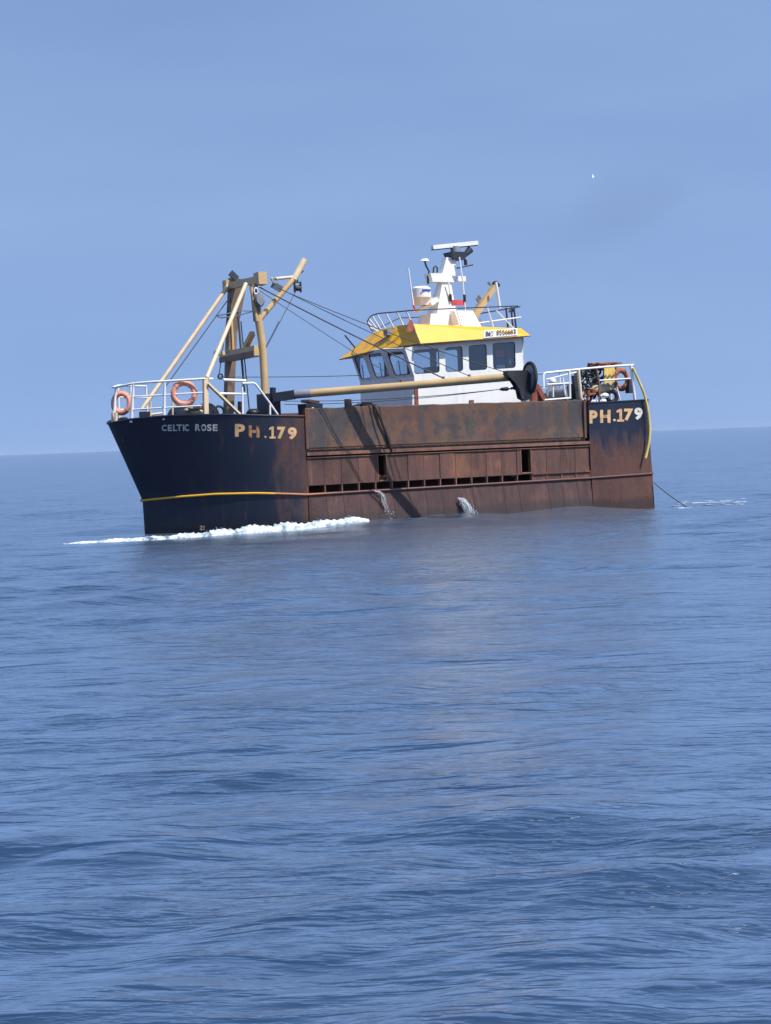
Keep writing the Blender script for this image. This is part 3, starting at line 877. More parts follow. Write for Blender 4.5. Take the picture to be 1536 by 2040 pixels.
# number board
roof_tree = BVHTree.FromPolygons([Vector(v) for v in roof.v], [t for f in roof.f for t in ([f[:3], [f[0], f[2], f[3]]] if len(f) == 4 else [f])])
def roof_pt(x, y, off=.0):                  # point on the port fascia
    return surf(x, y, off, roof_tree)
bd = MB(); c4 = [(963,674.5),(1030.5,668.5),(1029,655.5),(963,659.5)]
bd.hexa([roof_pt(x,y,.004) for x,y in c4], [roof_pt(x,y,.030) for x,y in c4])
board = part('number_board', bd, M['plastic_white'], roof_o)
txt = "IMO 8556603"; x = 966.5; 
wds = {'I':2.2,'M':6.2,'O':6.4,' ':4.2}
tot = sum(wds.get(c, 5.0)+.9 for c in txt); sc = (1028-966.5)/tot
for c in txt:
    w = wds.get(c, 5.0)*sc
    if c != ' ':
        yb = 672.6 - (x-966)*.088; yt = 661.4 - (x-966)*.062
        letter(c, [(x, yb), (x+w, yb-.3), (x+w, yt-.3), (x, yt)], M['letter_black'], roof_o, lambda a, b: roof_pt(a, b, .046), .02)
    x += w + .9*sc
# small red triangle with lamp at the seam
sl = hi[1] + Vector((.02, .0, 0))
tri = MB().hexa([sl+Vector((.25,.05,-.25)), sl+Vector((-.05,.16,-.22)), sl+Vector((-.02,-.12,-.02))], [sl+Vector((.10,.03,.12)), sl+Vector((.02,.06,.12)), sl+Vector((0,0,.13))])
part('sidelight_box', tri, M['old_orange'], roof_o)
part('visor_lamp', MB().box(hi[2]+Vector((-.1,-.35,-.28)), hi[2]+Vector((.28,-.1,-.1))), M['grey'], roof_o)
part('visor_bracket', MB().bar(hi[2]+Vector((.2,-.2,-.3)), hi[2]+Vector((.42,-.75,-.55)), .04,.04), M['grey'], roof_o)
ab = lo[4].lerp(hi[4], .42) + Vector((-.02, .12, 0))
part('antenna_stub', MB().tube([ab, V(687, 668, ab.y)], .025, 6), M['dark_rail'], roof_o)
# roof railing
rail = MB()
rp = [Vector((7.62,-1.62,6.02)), Vector((8.02,-1.25,6.28)), Vector((8.25,-.6,6.42)), Vector((8.3,0,6.45)), Vector((8.15,.9,6.42)), Vector((7.95,1.5,6.42)), Vector((6,1.55,6.5)), Vector((4.05,1.55,6.58))]
rp2 = []
for i in range(len(rp)-1):
    for k in range(5): rp2.append(rp[i].lerp(rp[i+1], k/5))
rp2.append(rp[-1])
for _ in range(2):
    rp2 = [rp2[0]] + [(rp2[i-1]+rp2[i]*2+rp2[i+1])/4 for i in range(1, len(rp2)-1)] + [rp2[-1]]
rail.tube(rp2, .02, 6)
part('roof_rail', rail, M['dark_rail'], roof_o)
for i in range(2, 26, 3):
    p = rp2[i]; f = Vector((p.x-.28, p.y*.93, 5.98))
    part('rail_post', MB().tube([f, p], .022, 6), M['white_rail'], roof_o)
for i in (29, 32):
    p = rp2[i]; part('rail_post', MB().tube([(p.x-.2, p.y, 5.9), p], .02, 6), M['white_rail'], roof_o)
part('roof_rail', MB().tube([V(905,650,1.5), V(1038,632,1.5)], .024, 6), M['white_rail'], roof_o)
part('roof_rail', MB().tube([V(1036,611,1.45), Vector((4.05,-1.5,6.52)), Vector((6.6,-1.55,6.45)), rp2[0]], .02, 6), M['dark_rail'], roof_o)
part('rail_brace', MB().tube([V(989,619,1.5), V(1024,655,1.5)], .022, 6), M['white_rail'], roof_o)
for xx in (1008, 1018, 1024):
    part('rail_post', MB().tube([V(xx,613,1.35), V(xx+4,654,1.35)], .03, 6), M['dark_rail'], roof_o)
part('loud_horn', MB().tube([V(1014,622,1.35), V(1019,612,1.35), V(1023,622,1.35)], .03, 6), M['dark_rail'], roof_o)

# ------------------------------------------------------------------ radar mast on the roof
mast = link('radar_mast', None, boat)
def mpt(x, y, v=0): return V(x, y, v)
def prism_px(poly, v0, v1):                  # outline in photo pixels on the centre plane, given real thickness
    a = [V(x, y, 0) for x, y in poly]
    return MB().hexa([Vector((p.x, v0, p.z)) for p in a], [Vector((p.x, v1, p.z)) for p in a])
b1 = mpt(862,648); 
# tapered pylon
def pylon(x0, x1, z0, z1, y0, y1, x0t, x1t, y0t, y1t):
    return MB().hexa([(x0,y0,z0),(x1,y0,z0),(x1,y1,z0),(x0,y1,z0)], [(x0t,y0t,z1),(x1t,y0t,z1),(x1t,y1t,z1),(x0t,y1t,z1)])
c0 = mpt(880,640).x; ct = mpt(884,555).x
part('pylon', pylon(c0-.42, c0+.55, 5.86, 7.55, -.42, .40, ct-.16, ct+.12, -.14, .14), M['white'], mast)
part('pylon_base', pylon(c0-.75, c0+.75, 5.86, 6.42, -.42, .42, c0-.45, c0+.62, -.36, .36), M['white'], mast)
part('side_box', pylon(c0-.95, c0-.12, 5.87, 6.50, .34, .95, c0-.80, c0-.10, .36, .62), M['white'], mast)
part('pylon_head', pylon(ct-.25, ct+.55, 7.45, 7.72, -.22, .22, ct-.15, ct+.62, -.2, .2), M['white'], mast)
part('pylon_neck', pylon(ct-.35, ct+.16, 7.66, 8.25, -.15, .15, ct-.42, ct-.06, -.12, .12), M['white'], mast)
hx = mpt(908,525).x
part('scanner_motor', MB().hexa([(hx-.22,-.22,8.18),(hx+.22,-.22,8.18),(hx+.22,.22,8.18),(hx-.22,.22,8.18)],[(hx-.3,-.28,8.42),(hx+.3,-.28,8.42),(hx+.3,.28,8.42),(hx-.3,.28,8.42)]), M['dark_rail'], mast)
part('scanner_pedestal', MB().tube([(hx,0,8.42),(hx,0,8.62)], .16, 14), M['grey'], mast)
sa, sb = mpt(861,493), mpt(950,484)
sm_ = (sa+sb)/2; dv = (sb-sa)*.5
part('radar_scanner', MB().bar(sm_-dv, sm_+dv, .16, .13), M['plastic_white'], mast)
part('scanner_face', MB().bar(sm_-dv*1.005+Vector((0,0,-.075)), sm_+dv*1.005+Vector((0,0,-.075)), .10, .035), M['black'], mast)
part('loudhailer', MB().tube([mpt(918,516), mpt(937,497)], .05, 10, r2=.12), M['dark_rail'], mast)
part('mast_lamp', MB().tube([mpt(928,528), mpt(927,517)], .055, 8), M['black'], mast)
part('lamp_bracket', MB().bar(mpt(912,534), mpt(940,528), .16, .04), M['dark_rail'], mast)
part('white_lamp_box', MB().box(mpt(909,561)+Vector((0,-.1,0)), mpt(924,551)+Vector((0,.12,0))), M['plastic_white'], mast)
part('lamp_loop', MB().tube([mpt(863,544), mpt(864,533), mpt(868,530), mpt(871,534), mpt(871,543)], .025, 6), M['black'], mast)
part('mast_arm', MB().bar(mpt(862,548), mpt(884,550), .14, .10), M['white'], mast)
part('satellite_dome', MB().tube([mpt(846,518.5)-Vector((0,0,.03)), mpt(846,518.5), mpt(846,517)+Vector((0,0,.02))], .17, 16, r2=.10), M['plastic_white'], mast)
part('dome_stalk', MB().tube([mpt(846,520), mpt(849,530), mpt(855,541), mpt(852,552), mpt(853,566)], .03, 6), M['dark_rail'], mast)
rc = mpt(839,581,.1)
rad = MB().tube([rc+Vector((0,0,-.19)), rc+Vector((0,0,-.12)), rc+Vector((0,0,.10))], .31, 20); rad.tube([rc+Vector((0,0,.10)), rc+Vector((0,0,.16))], .31, 20, r2=.22)
part('radome', rad, M['plastic_white'], mast)
part('radome_stripe', MB().box(rc+Vector((-.16,.318,-.02)), rc+Vector((.16,.312,.05))), M['blue_cloth'], mast)
part('radome_bracket', pylon(rc.x-.28, rc.x+.12, rc.z-.42, rc.z-.19, -.14, .25, rc.x-.3, rc.x+.2, -.2, .3), M['white'], mast)
part('bracket_strut', MB().bar(mpt(832,620), mpt(862,604), .16, .12), M['white'], mast)
part('bracket_strut', MB().bar(mpt(856,606,.2), mpt(870,596,.2), .2, .14), M['white'], mast)
for (x0,y0,x1,y1,v,r) in ((813.5,534,820,582,.35,.022),(820,582,826,622,.35,.026),(915,512,922,560,.3,.024),(922,560,927,618,.3,.022),(893,560,899,600,.3,.028),(889,516,892,530,.1,.022)):
    part('whip_antenna', MB().tube([V(x0,y0,v), V(x1,y1,v)], r, 6), M['plastic_white'], mast)
part('antenna_foot', MB().tube([V(824,608,.35), V(828,622,.35)], .04, 6), M['red'], mast)
part('red_board', MB().box(V(899,607,.25)+Vector((0,0,-.02)), V(926,598,.25)+Vector((0,.04,0))), M['red'], mast)
for (x, y) in ((897,596),(925,597)):
    part('antenna_clamp', MB().tube([V(x,y-10,.3), V(x+1,y+4,.3)], .045, 6), M['black'], mast)
# aft derrick on the roof
dr = link('roof_derrick', None, boat)
a, b = V(936,640,-.4), V(988,567,-.4)
part('derrick_arm', MB().bar(a, b, .22, .28, (0,1,0), .14, .17), M['buff'], dr)
part('derrick_cap', MB().bar(b-(b-a)*.02, b+(b-a)*.04, .2, .2, (0,1,0)), M['black'], dr)
for f in (.45, .52, .9): part('derrick_lug', MB().bar(a.lerp(b,f)+Vector((.10,0,.10)), a.lerp(b,f)+Vector((.2,0,.2)), .05,.07), M['brown'], dr)
part('stay_pole', MB().tube([V(988,562,.0), V(996,614,.0)], .045, 8), M['white_rail'], dr)
part('derrick_foot', MB().box((a.x-.3,a.y-.25,5.86),(a.x+.3,a.y+.25,a.z+.05)), M['grey'], dr)

# ------------------------------------------------------------------ gallows on the foredeck
gal = link('gallows', None, boat)
G = 13.0
# port leg: round, standing on the deck, slightly raked in at the top
part('leg', MB().tube([V(528,832,1.2), V(527,760,1.2), V(523,690,1.2), V(513.5,628,1.2)], .115, 14), M['buff'], gal, 'round buff port leg')
part('upper_leg', MB().bar(V(514,640,1.2), V(505,566,1.15), .22, .16, (0,1,0), .18, .16), M['brown'], gal)
part('leg_edge', MB().tube([V(512,640,1.32), V(500,572,1.3)], .05, 8), M['buff'], gal)
part('leg', MB().bar(V(455,830,-1.2), V(461,660,-1.2), .24, .26, (0,1,0), .26, .28), M['brown'], gal, 'square brown starboard leg')
part('upper_leg', MB().bar(V(461,662,-1.2), V(474,556,-1.1), .26, .28, (0,1,0), .5, .34), M['brown'], gal)
part('leg_edge', MB().bar(V(464,700,-1.05), V(461,640,-1.05), .06, .1, (0,1,0)), M['buff'], gal)
t0, t1 = V(456,570,-1.3), V(519,556,1.25)
part('crossbeam', MB().bar(t0, t1, .16, .20), M['buff'], gal)
part('beam_end', MB().bar(t0+Vector((0,-.1,0)), t0+Vector((0,.16,0)), .34, .34), M['buff'], gal)
part('beam_end', MB().bar(t1+Vector((0,-.18,.0)), t1+Vector((0,.16,.02)), .27, .36), M['buff'], gal)
part('beam_shackle', MB().torus(t1+Vector((-.42,.1,-.05)), (0,1,.3), .09, .025, 14, 6), M['grey'], gal)
part('beam_fin', MB().bar(V(472,556,-.8), V(459,543,-.8), .18, .08, (0,1,0)), M['dark_rail'], gal)
# mid platform
m0, m1 = V(448,712,-1.2), V(517,698,1.2)
part('platform', MB().bar(m0, m1, .34, .30), M['buff'], gal)
part('platform_face', MB().bar(m0+Vector((.18,0,-.09)), m1+Vector((.18,0,-.09)), .03, .17), M['brown'], gal)
part('platform_wing', MB().bar(V(427,702,-1.3), V(452,708,-1.2), .3, .1), M['buff'], gal)
part('platform_bracket', MB().bar(V(489,692,.3), V(503,664,.9), .14, .14), M['buff'], gal)
for (x, y) in ((456,703),(467,701)): part('warning_plate', MB().box(V(x,y+4,.2)+Vector((.26,0,0)), V(x+7,y-4,.2)+Vector((.29,.12,0))), M['sack'], gal)
# forward braces
part('forward_brace', MB().tube([V(490,565,.85), V(412,752,2.0)], .062, 10), M['cream'], gal)
part('forward_brace', MB().tube([V(457,566,-1.15), V(283,815,-.9)], .062, 10), M['cream'], gal)
part('spreader', MB().tube([V(430,629,-1.6), V(445,627,-1.4), V(478,619,.2), V(504,620,1.1), V(473,629,.2), V(440,633,-1.5), V(430,629,-1.6)], .022, 6), M['white_rail'], gal)
# after strut
s0, s1, s2 = V(514,640,1.2), V(588,552,1.2), V(607,517,1.2)
part('aft_strut', MB().tube([s0, s1], .085, 12), M['buff'], gal)
part('strut_head', MB().tube([s1-(s2-s1)*.15, s2], .10, 12), M['cream'], gal)
part('strut_tie', MB().tube([V(540,556,1.2), V(592,551,1.2)], .045, 8), M['cream'], gal)
part('strut_lug', MB().bar(V(596,545,1.2), V(603,540,1.2), .10, .05), M['dark_rail'], gal)
bk = MB(); k0 = V(592,550,1.25)
bk.tube([k0, V(593,562,1.25)], .02, 6)
for dx in (-.10, .10): bk.box(k0+Vector((dx-.015,-.04,-.48)), k0+Vector((dx+.015,.04,-.20)))
bk.disc(k0+Vector((0,0,-.36)), (1,0,0), .08, .16, 12); bk.box(k0+Vector((-.12,-.03,-.2)), k0+Vector((.12,.03,-.17)))
part('hanging_block', bk, M['black'], gal)
hb = MB().disc(V(517,596,1.45), (-.3,1,0), .16, .10, 20); part('head_sheave', hb, M['grey'], gal)
part('sheave_guard', MB().torus(V(517,598,1.45), (-.3,1,0), .18, .02, 20, 6), M['cable'], gal)
part('head_shackle', MB().torus(V(510,580,1.4), (.4,1,0), .09, .03, 14, 6, .6), M['plastic_white'], gal)
part('flare_plate', MB().bar(V(542,566,1.3), V(561,577,1.5), .03, .20, (0,0,1), .03, .2), M['grey'], gal)
for (x0,y0,x1,y1,v0,v1,r) in ((472,600,487,780,-.4,.0,.035),(480,640,497,820,0,.2,.02),(455,615,436,750,-1.2,-1.2,.014),(452,600,330,770,-1.2,-.9,.015),(556,640,530,690,1.4,1.3,.012),(600,560,527,700,1.3,1.2,.009)):
    part('rigging_line', MB().tube([V(x0,y0,v0), V(x1,y1,v1)], r, 6), M['cable'], gal)
# white corner post with its diagonal, port rail end
part('corner_post', MB().bar(V(410,828,2.05), V(409,752,2.05), .13, .13), M['cream'], gal)
part('diagonal_brace', MB().bar(V(414,764,2.1), V(480,828,2.4), .05, .17, (0,1,0)), M['cream'], gal)

# ------------------------------------------------------------------ towing boom, swung out to port
boom = link('towing_boom', None, boat)
B0, B1 = Vector((12.72,1.96,3.875)), Vector((7.35,6.12,4.14))
bd_ = (B1-B0).normalized()
part('boom_tube', MB().tube([B0.lerp(B1,.04), B0.lerp(B1,.5)+Vector((0,0,-.01)), B0.lerp(B1,.97)], .115, 16), M['buff'], boom)
part('boom_sleeve', MB().tube([B0.lerp(B1,.035), B0.lerp(B1,.12)], .125, 14), M['grey'], boom)
part('boom_heel', MB().bar(B0+Vector((.25,-.15,-.05)), B0.lerp(B1,.05), .3, .26), M['navy'], boom)
part('heel_post', MB().box((12.72,1.05,2.46),(13.15,1.75,3.95)), M['navy'], boom)
part('heel_pin', MB().tube([(12.95,1.7,3.6),(12.95,1.75,4.12)], .09, 10), M['navy'], boom)
part('boom_rest', MB().hexa([(11.95,2.35,2.46),(12.4,2.35,2.46),(12.4,2.78,2.46),(11.95,2.78,2.46)],[(11.9,2.3,3.60),(12.45,2.3,3.60),(12.45,2.83,3.60),(11.9,2.83,3.60)]), M['navy'], boom)
part('rest_saddle', MB().bar((11.95,2.45,3.64),(12.4,2.7,3.68),.3,.08), M['rust'], boom)
for dz in (.0, .12): part('rest_label', MB().box((12.2,2.836,3.30+dz),(12.28,2.84,3.37+dz)), M['plastic_white'], boom)
# stay lugs on top of the boom and the stays up to the gallows
head1, head2 = V(517,572,1.25), V(556,574,1.5)
def on_boom(x):
    best = min((abs(proj_x(B0.lerp(B1, i/200)) - x), i) for i in range(201))[1]
    return B0.lerp(B1, best/200) + Vector((0,0,.12))
def proj_x(p):
    w = to_world(p) - CAM
    return 768 + F*(w @ rtv)/(w @ fwd)
def sag(a, b, s, n=12): return [a.lerp(b, i/n) + Vector((0,0,-s*4*(i/n)*(1-i/n))) for i in range(n+1)]
for (h_, x, r, s) in ((head1, 884, .022, .05), (head2, 936, .013, .06), (head2+Vector((0,.1,-.05)), 1012, .013, .1), (head1+Vector((0,0,-.1)), 800, .011, .03)):
    e = on_boom(x)
    part('boom_stay', MB().tube(sag(h_, e, s), r, 6), M['cable'], boom)
    part('stay_lug', MB().bar(e+Vector((0,0,-.05)), e+Vector((0,0,.05)), .06, .05), M['brown'], boom)
# towing block at the boom's end
tb = link('towing_block', None, boom)
E1 = B1
chk = MB()
poly = [(1003,739),(1043,738),(1052,750),(1056,770),(1049,795),(1040,799),(1031,794),(1027,776),(1017,761),(1003,747)]
def vplane(poly, v0, v1):
    a = [V(x, y, 6.1) for x, y in poly]
    return MB().hexa([Vector((p.x, p.y + v0, p.z)) for p in a], [Vector((p.x, p.y + v1, p.z)) for p in a])
part('cheek_plate', vplane(poly, -.02, .03), M['black'], tb)
part('cheek_plate', vplane(poly, .15, .20), M['black'], tb)
part('block_sheave', MB().disc(V(1040,770,6.2), (0,1,0), .2, .1, 18), M['navy'], tb)
wc = V(1055,753,6.2)
part('guide_wheel', MB().torus(wc, (1,-.17,.04), .43, .05, 32, 8), M['rubber'], tb)
part('wheel_disc', MB().disc(wc, (1,-.17,.04), .38, .03, 28), M['grey'], tb)
part('wheel_hub', MB().disc(wc, (1,-.17,.04), .10, .2, 14), M['black'], tb)
sh = MB().blob(V(1006,775,6.1), .17, .08, .055, .2); sh.tube([V(1018,774,6.1), V(1030,771,6.1)], .04, 6)
part('towing_shackle', sh, M['black'], tb)
part('shackle_link', MB().torus(V(1026,772,6.1), (0,1,0), .06, .02, 12, 6), M['grey'], tb)
for (x1, y1, v1) in ((566,799,2.5),(566,806,2.4)):
    part('warp_wire', MB().tube(sag(V(1000,775,6.1), V(x1,y1,v1), .10), .011, 6), M['cable'], boom)
part('forestay_wire', MB().tube(sag(V(436,751,1.6), U(716,748,8.34), .02), .012, 6), M['cable'], boom)
part('wire_eye', MB().torus(V(439,750,1.6), (0,1,0), .07, .025, 14, 6), M['black'], boom)

# stub post and hose on the forward bulwark
part('stub_post', MB().hexa([(11.0,2.84,2.46),(11.17,2.84,2.46),(11.17,2.97,2.46),(11.0,2.97,2.46)],[(11.02,2.84,3.70),(11.2,2.84,3.70),(11.2,2.97,3.70),(11.02,2.97,3.70)]), M['rust_rail'], boat)
hz = [V(716,812,2.7)+Vector((0,0,.02)), V(722,804,2.8), V(740,803,2.95), V(748,812,3.06), V(757,832,3.055), V(768,862,3.05), V(777,890,3.05), V(781,899,3.07)]
mbh = MB().tube(hz, .035, 8); 
thing('deck_hose', mbh, M['rubber'], 'black hose draped over the rusty bulwark below the towing boom', 'hose')
fb_ = MB().blob((V(728,806,2.6).x, 2.55, 3.42), .5, .3, .16, .1)
thing('folded_tarpaulin', fb_, M['rubber'], 'dark folded tarpaulin lying behind the bulwark before the wheelhouse', 'tarpaulin')

# ------------------------------------------------------------------ railings
def plan_at(x, y, inset=0.08):               # photo pixel onto the upright surface above the deck edge
    d = ray(x, y); a = np.array([d @ FD, d @ PT]); best = None
    for i in range(400):
        p = hull_point(i/400, 2); q = hull_point((i+1)/400, 2)
        c0_ = (p.x-cam_b.x)*a[1] - (p.y-inset-cam_b.y)*a[0]; c1_ = (q.x-cam_b.x)*a[1] - (q.y-inset-cam_b.y)*a[0]
        if c0_*c1_ <= 0:
            t = ((p.x-cam_b.x)*a[0] + (p.y-inset-cam_b.y)*a[1])/(a@a)
            return Vector((p.x, p.y-inset, cam_b.z + d[2]*t))
    return V(x, y, 1)
br = link('bow_railing', None, boat)
TOP = [(230,772),(240,769.5),(266,764),(300,761),(330,759.5),(370,757),(409,754.5)]
tops = [V(230.5, 772, .06)] + [plan_at(x, y) for x, y in TOP[1:]]
part('top_rail', MB().tube(tops, .034, 8), M['white_rail'], br)
part('mid_rail', MB().tube([plan_at(x, y) for x, y in ((267,790),(330,786.5),(370,784),(405,782))], .022, 8), M['white_rail'], br)
part('low_rail', MB().tube([plan_at(x, y) for x, y in ((266,816),(330,812),(370,810),(403,808))], .022, 8), M['white_rail'], br)
for (x0,y0,x1,y1,r) in ((231,772,226,841,.040),(266.5,764,262,836,.05),(329.5,759.5,327,831,.04)):
    a, b = (plan_at(x0, y0), plan_at(x1, y1)) if x0 > 240 else (V(x0, y0, .06), V(x1, y1, .06))
    part('post', MB().tube([a, a.lerp(b,.35), b-Vector((0,0,.08))], r*.75, 8, r2=r*1.15), M['white_rail'], br)
# starboard side of the same railing, and across the stem
stbd = [Vector((p.x, -p.y*k_, p.z)) for p, k_ in zip(tops, (.2,.25,.4,.55,.7,.85,1))]
part('top_rail', MB().tube([tops[0]] + stbd[1:], .030, 8), M['white_rail'], br)
for dz in (.34, .70):
    part('mid_rail', MB().tube([Vector((p.x, p.y, p.z-dz)) for p in stbd], .022, 8), M['white_rail'], br)
for i in (2, 4, 6):
    p = stbd[i]; part('post', MB().tube([p, p-Vector((0,0,1.1))], .035, 8), M['white_rail'], br)
part('stem_post', MB().tube([V(225,842,.05), V(226,822,.05)], .06, 8), M['cream'], br)
part('stem_post', MB().tube([V(231,842,.3), V(231,822,.3)], .05, 8), M['cream'], br)
# foredeck rail by the gallows
fr_ = link('foredeck_railing', None, boat)
part('top_rail', MB().tube([V(416,755,2.1), V(424,755,2.1)], .035, 8), M['white_rail'], fr_)
part('top_rail', MB().tube([V(445,756.5,2.1), V(490,758.7,2.1)], .04, 8), M['white_rail'], fr_)
part('bent_rail', MB().tube([V(483,763.7,2.4), V(505,763,2.4), V(509,765,2.4), V(536,801,2.4), V(553,826,2.4)], .033, 8), M['white_rail'], fr_)
part('mid_rail', MB().tube([V(438,783.8,2.1), V(490,785.3,2.1)], .033, 8), M['white_rail'], fr_)
part('post', MB().tube([V(482.5,763,2.35), V(484,828,2.35)], .028, 8), M['white_rail'], fr_)
part('post', MB().tube([V(538,806,2.4), V(538,830,2.4)], .03, 8), M['white_rail'], fr_)
for (x0,y0,x1,y1) in ((300,826,330,822),(300,800,300,830),(344,795,344,828)):
    part('inner_rail', MB().tube([V(x0,y0,0), V(x1,y1,0)], .03, 8), M['cream'], fr_)

# things on the foredeck
def lifebuoy(c, axis, R, r, mat, label, sx=1.0, bands=True, group='lifebuoys on the boat'):
    c = Vector(c); base = (c.x, c.y, c.z - R - r)
    e = thing_empty('lifebuoy', base, label, 'lifebuoy', group)
    subpart('ring', MB().torus(c, axis, R, r, 32, 12, sx), mat, e, base)
    ax = Vector(axis).normalized(); x = ax.cross(Vector((0,0,1))).normalized(); y = ax.cross(x)
    for k in range(4):
        t = math.pi/4 + k*math.pi/2; d = x*math.cos(t)*sx + y*math.sin(t); tg = -x*math.sin(t)*sx + y*math.cos(t)
        subpart('band', MB().torus(c + d*R, tg, r*1.06, r*.10, 12, 6), M['sack'], e, base)
    g = [c + (x*math.cos(2*math.pi*i/32)*sx + y*math.sin(2*math.pi*i/32))*(R + r*(1.1 if i % 8 else 1.0)) for i in range(33)]
    subpart('grab_line', MB().tube(g, .012, 5), M['sack'], e, base)
    return e
lb = plan_at(366.5, 784, .20)
lifebuoy(lb, (.45, 1, .05), .29, .075, M['orange'], 'orange lifebuoy hung on the white bow railing, port side')
lifebuoy(V(242,803,.12), (.75,.8,.1), .27, .075, M['orange'], 'orange lifebuoy at the very tip of the bow behind the first rail post', .9)
w_ = MB()
w_.box((14.3,-.8,2.7),(15.2,.8,3.35)); w_.tube([(14.75,-1.1,3.35),(14.75,1.1,3.35)], .28, 16); w_.disc((14.75,1.0,3.35),(0,1,0),.4,.06,18); w_.disc((14.75,-1.0,3.35),(0,1,0),.4,.06,18)
thing('anchor_winch', w_, M['navy'], 'dark anchor winch on the foredeck behind the bow railing', 'winch')
def tyre(c, axis, R, r, label, group):
    o = MB().torus(c, axis, R, r, 26, 10)
    return thing('tyre_fender', o, M['rubber'], label, 'tyre', group)
q = V(245,830,.15); rl = MB().tube([(q.x,q.y-.16,3.28),(q.x,q.y+.16,3.28)], .13, 14); rl.box((q.x-.12,q.y-.2,2.7),(q.x+.12,q.y-.17,3.36)); rl.box((q.x-.12,q.y+.17,2.7),(q.x+.12,q.y+.2,3.36))
thing('anchor_roller', rl, M['rubber'], 'black anchor roller just inside the tip of the bow', 'anchor roller')
lp = MB().torus(V(436,820,2.2), (0,1,0), .15, .035, 20, 8)
thing('mooring_fairlead', lp, M['rubber'], 'black ring fairlead on the deck edge below the diagonal cream brace', 'fairlead')
vb = MB(); q = V(288,828,.3); vb.box((q.x-.12,q.y-.12,2.7),(q.x+.12,q.y+.12,3.55))
thing('mooring_bitt', vb, M['navy'], 'dark square mooring bitt behind the second bay of the bow railing', 'bitt')
cb = MB(); q = V(385,818,1.4)
for k in range(6): cb.blob((q.x+rng2.uniform(-.2,.2), q.y+rng2.uniform(-.2,.2), 3.25+k*.07), .2,.16,.08,.2,9,6,rng2)
thing('coiled_rope', cb, M['sack'], 'tan coil of rope on the foredeck beside the cream corner post', 'rope')
vt = MB(); q = V(505,822,1.8); vt.tube([(q.x,q.y,2.6),(q.x,q.y,3.35)],.12,12); vt.blob((q.x,q.y,3.4),.22,.2,.12,.15,10,6,rng2)
vt.tube([V(478,800,1.9), V(478,830,1.9)], .07, 8)
thing('deck_winch', vt, M['black'], 'dark small winch at the foot of the gallows legs', 'winch')
hx_ = MB(); q = V(318,815,-1.2); hx_.box((q.x-.5,q.y-.3,2.7),(q.x+.4,q.y+.3,3.42)); hx_.box((q.x-.52,q.y-.32,3.42),(q.x+.42,q.y+.32,3.46))
thing('deck_locker', hx_, M['grey'], 'grey deck locker across the foredeck on the starboard side', 'locker')

# ------------------------------------------------------------------ after deck
sr = link('stern_railing', None, boat)
def SV(x, y, v=2.78): return V(x, y, v)
part('top_rail', MB().tube([SV(1083,774), SV(1083,746), SV(1086,743), SV(1160,735), SV(1210,730.5), SV(1262,727)], .034, 8), M['white_rail'], sr)
part('gate_rail', MB().tube([SV(1085,797), SV(1136,793)], .03, 8), M['white_rail'], sr)
part('gate_rail', MB().tube([SV(1090,766), SV(1133,763.5)], .028, 8), M['white_rail'], sr)
part('gate_rail', MB().tube([V(1088,756,2.2), V(1150,741,2.2)], .022, 8), M['white_rail'], sr)
part('post', MB().tube([SV(1134,739), SV(1136,794)], .035, 8), M['white_rail'], sr)
part('post', MB().tube([SV(1121,752), SV(1126,786)], .028, 8), M['white_rail'], sr)
part('post', MB().tube([SV(1152,736), SV(1157,790), SV(1162,806)], .055, 8), M['cream'], sr)
part('mid_rail', MB().tube([SV(1194,758), SV(1256,754)], .024, 8), M['white_rail'], sr)
part('post', MB().tube([SV(1188,734), SV(1194,764), SV(1194,801)], .03, 8), M['rust_rail'], sr)
part('post', MB().tube([SV(1257,727), SV(1260,756), SV(1265,797)], .045, 8), M['white_rail'], sr)
part('post', MB().tube([SV(1229,772), SV(1235,797)], .028, 8), M['white_rail'], sr)
# rail across the transom and along starboard
e = SV(1260,727)
part('transom_rail', MB().tube([e, (e.x, -2.7, e.z)], .032, 8), M['white_rail'], sr)
part('transom_rail', MB().tube([(e.x, 2.75, e.z-.45), (e.x, -2.7, e.z-.45)], .024, 8), M['white_rail'], sr)
part('top_rail', MB().tube([(e.x, -2.7, e.z), (e.x+2.6, -2.7, e.z-.05)], .032, 8), M['white_rail'], sr)
for k in range(4): part('post', MB().tube([(e.x, 1.6-k*1.4, e.z), (e.x, 1.6-k*1.4, 2.5)], .028, 8), M['white_rail'], sr)
# yellow pole hanging over the quarter
yp = [V(1261,733,2.86), V(1272,757,2.92), V(1284,785,2.98), V(1291,815,3.02), V(1295,850,3.06), V(1294,880,3.08), V(1286,913,3.1)]
yp2 = []
for i in range(len(yp)-1):
    for k in range(4): yp2.append(yp[i].lerp(yp[i+1], k/4))
yp2.append(yp[-1])
for _ in range(3): yp2 = [yp2[0]] + [(yp2[i-1]+yp2[i]*2+yp2[i+1])/4 for i in range(1, len(yp2)-1)] + [yp2[-1]]
thing('yellow_hose', MB().tube(yp2, .042, 8), M['yellow_hose'], 'curved yellow hose hanging over the stern corner beside the number', 'hose')
lifebuoy(V(1237,756,2.4), (.25,1,.05), .29, .085, M['old_orange'], 'worn brown-orange lifebuoy standing inside the stern railing', .75)
tyre(V(1219,790,2.5), (.2,1,0), .17, .07, 'black tyre fender lying at the foot of the stern railing', None)
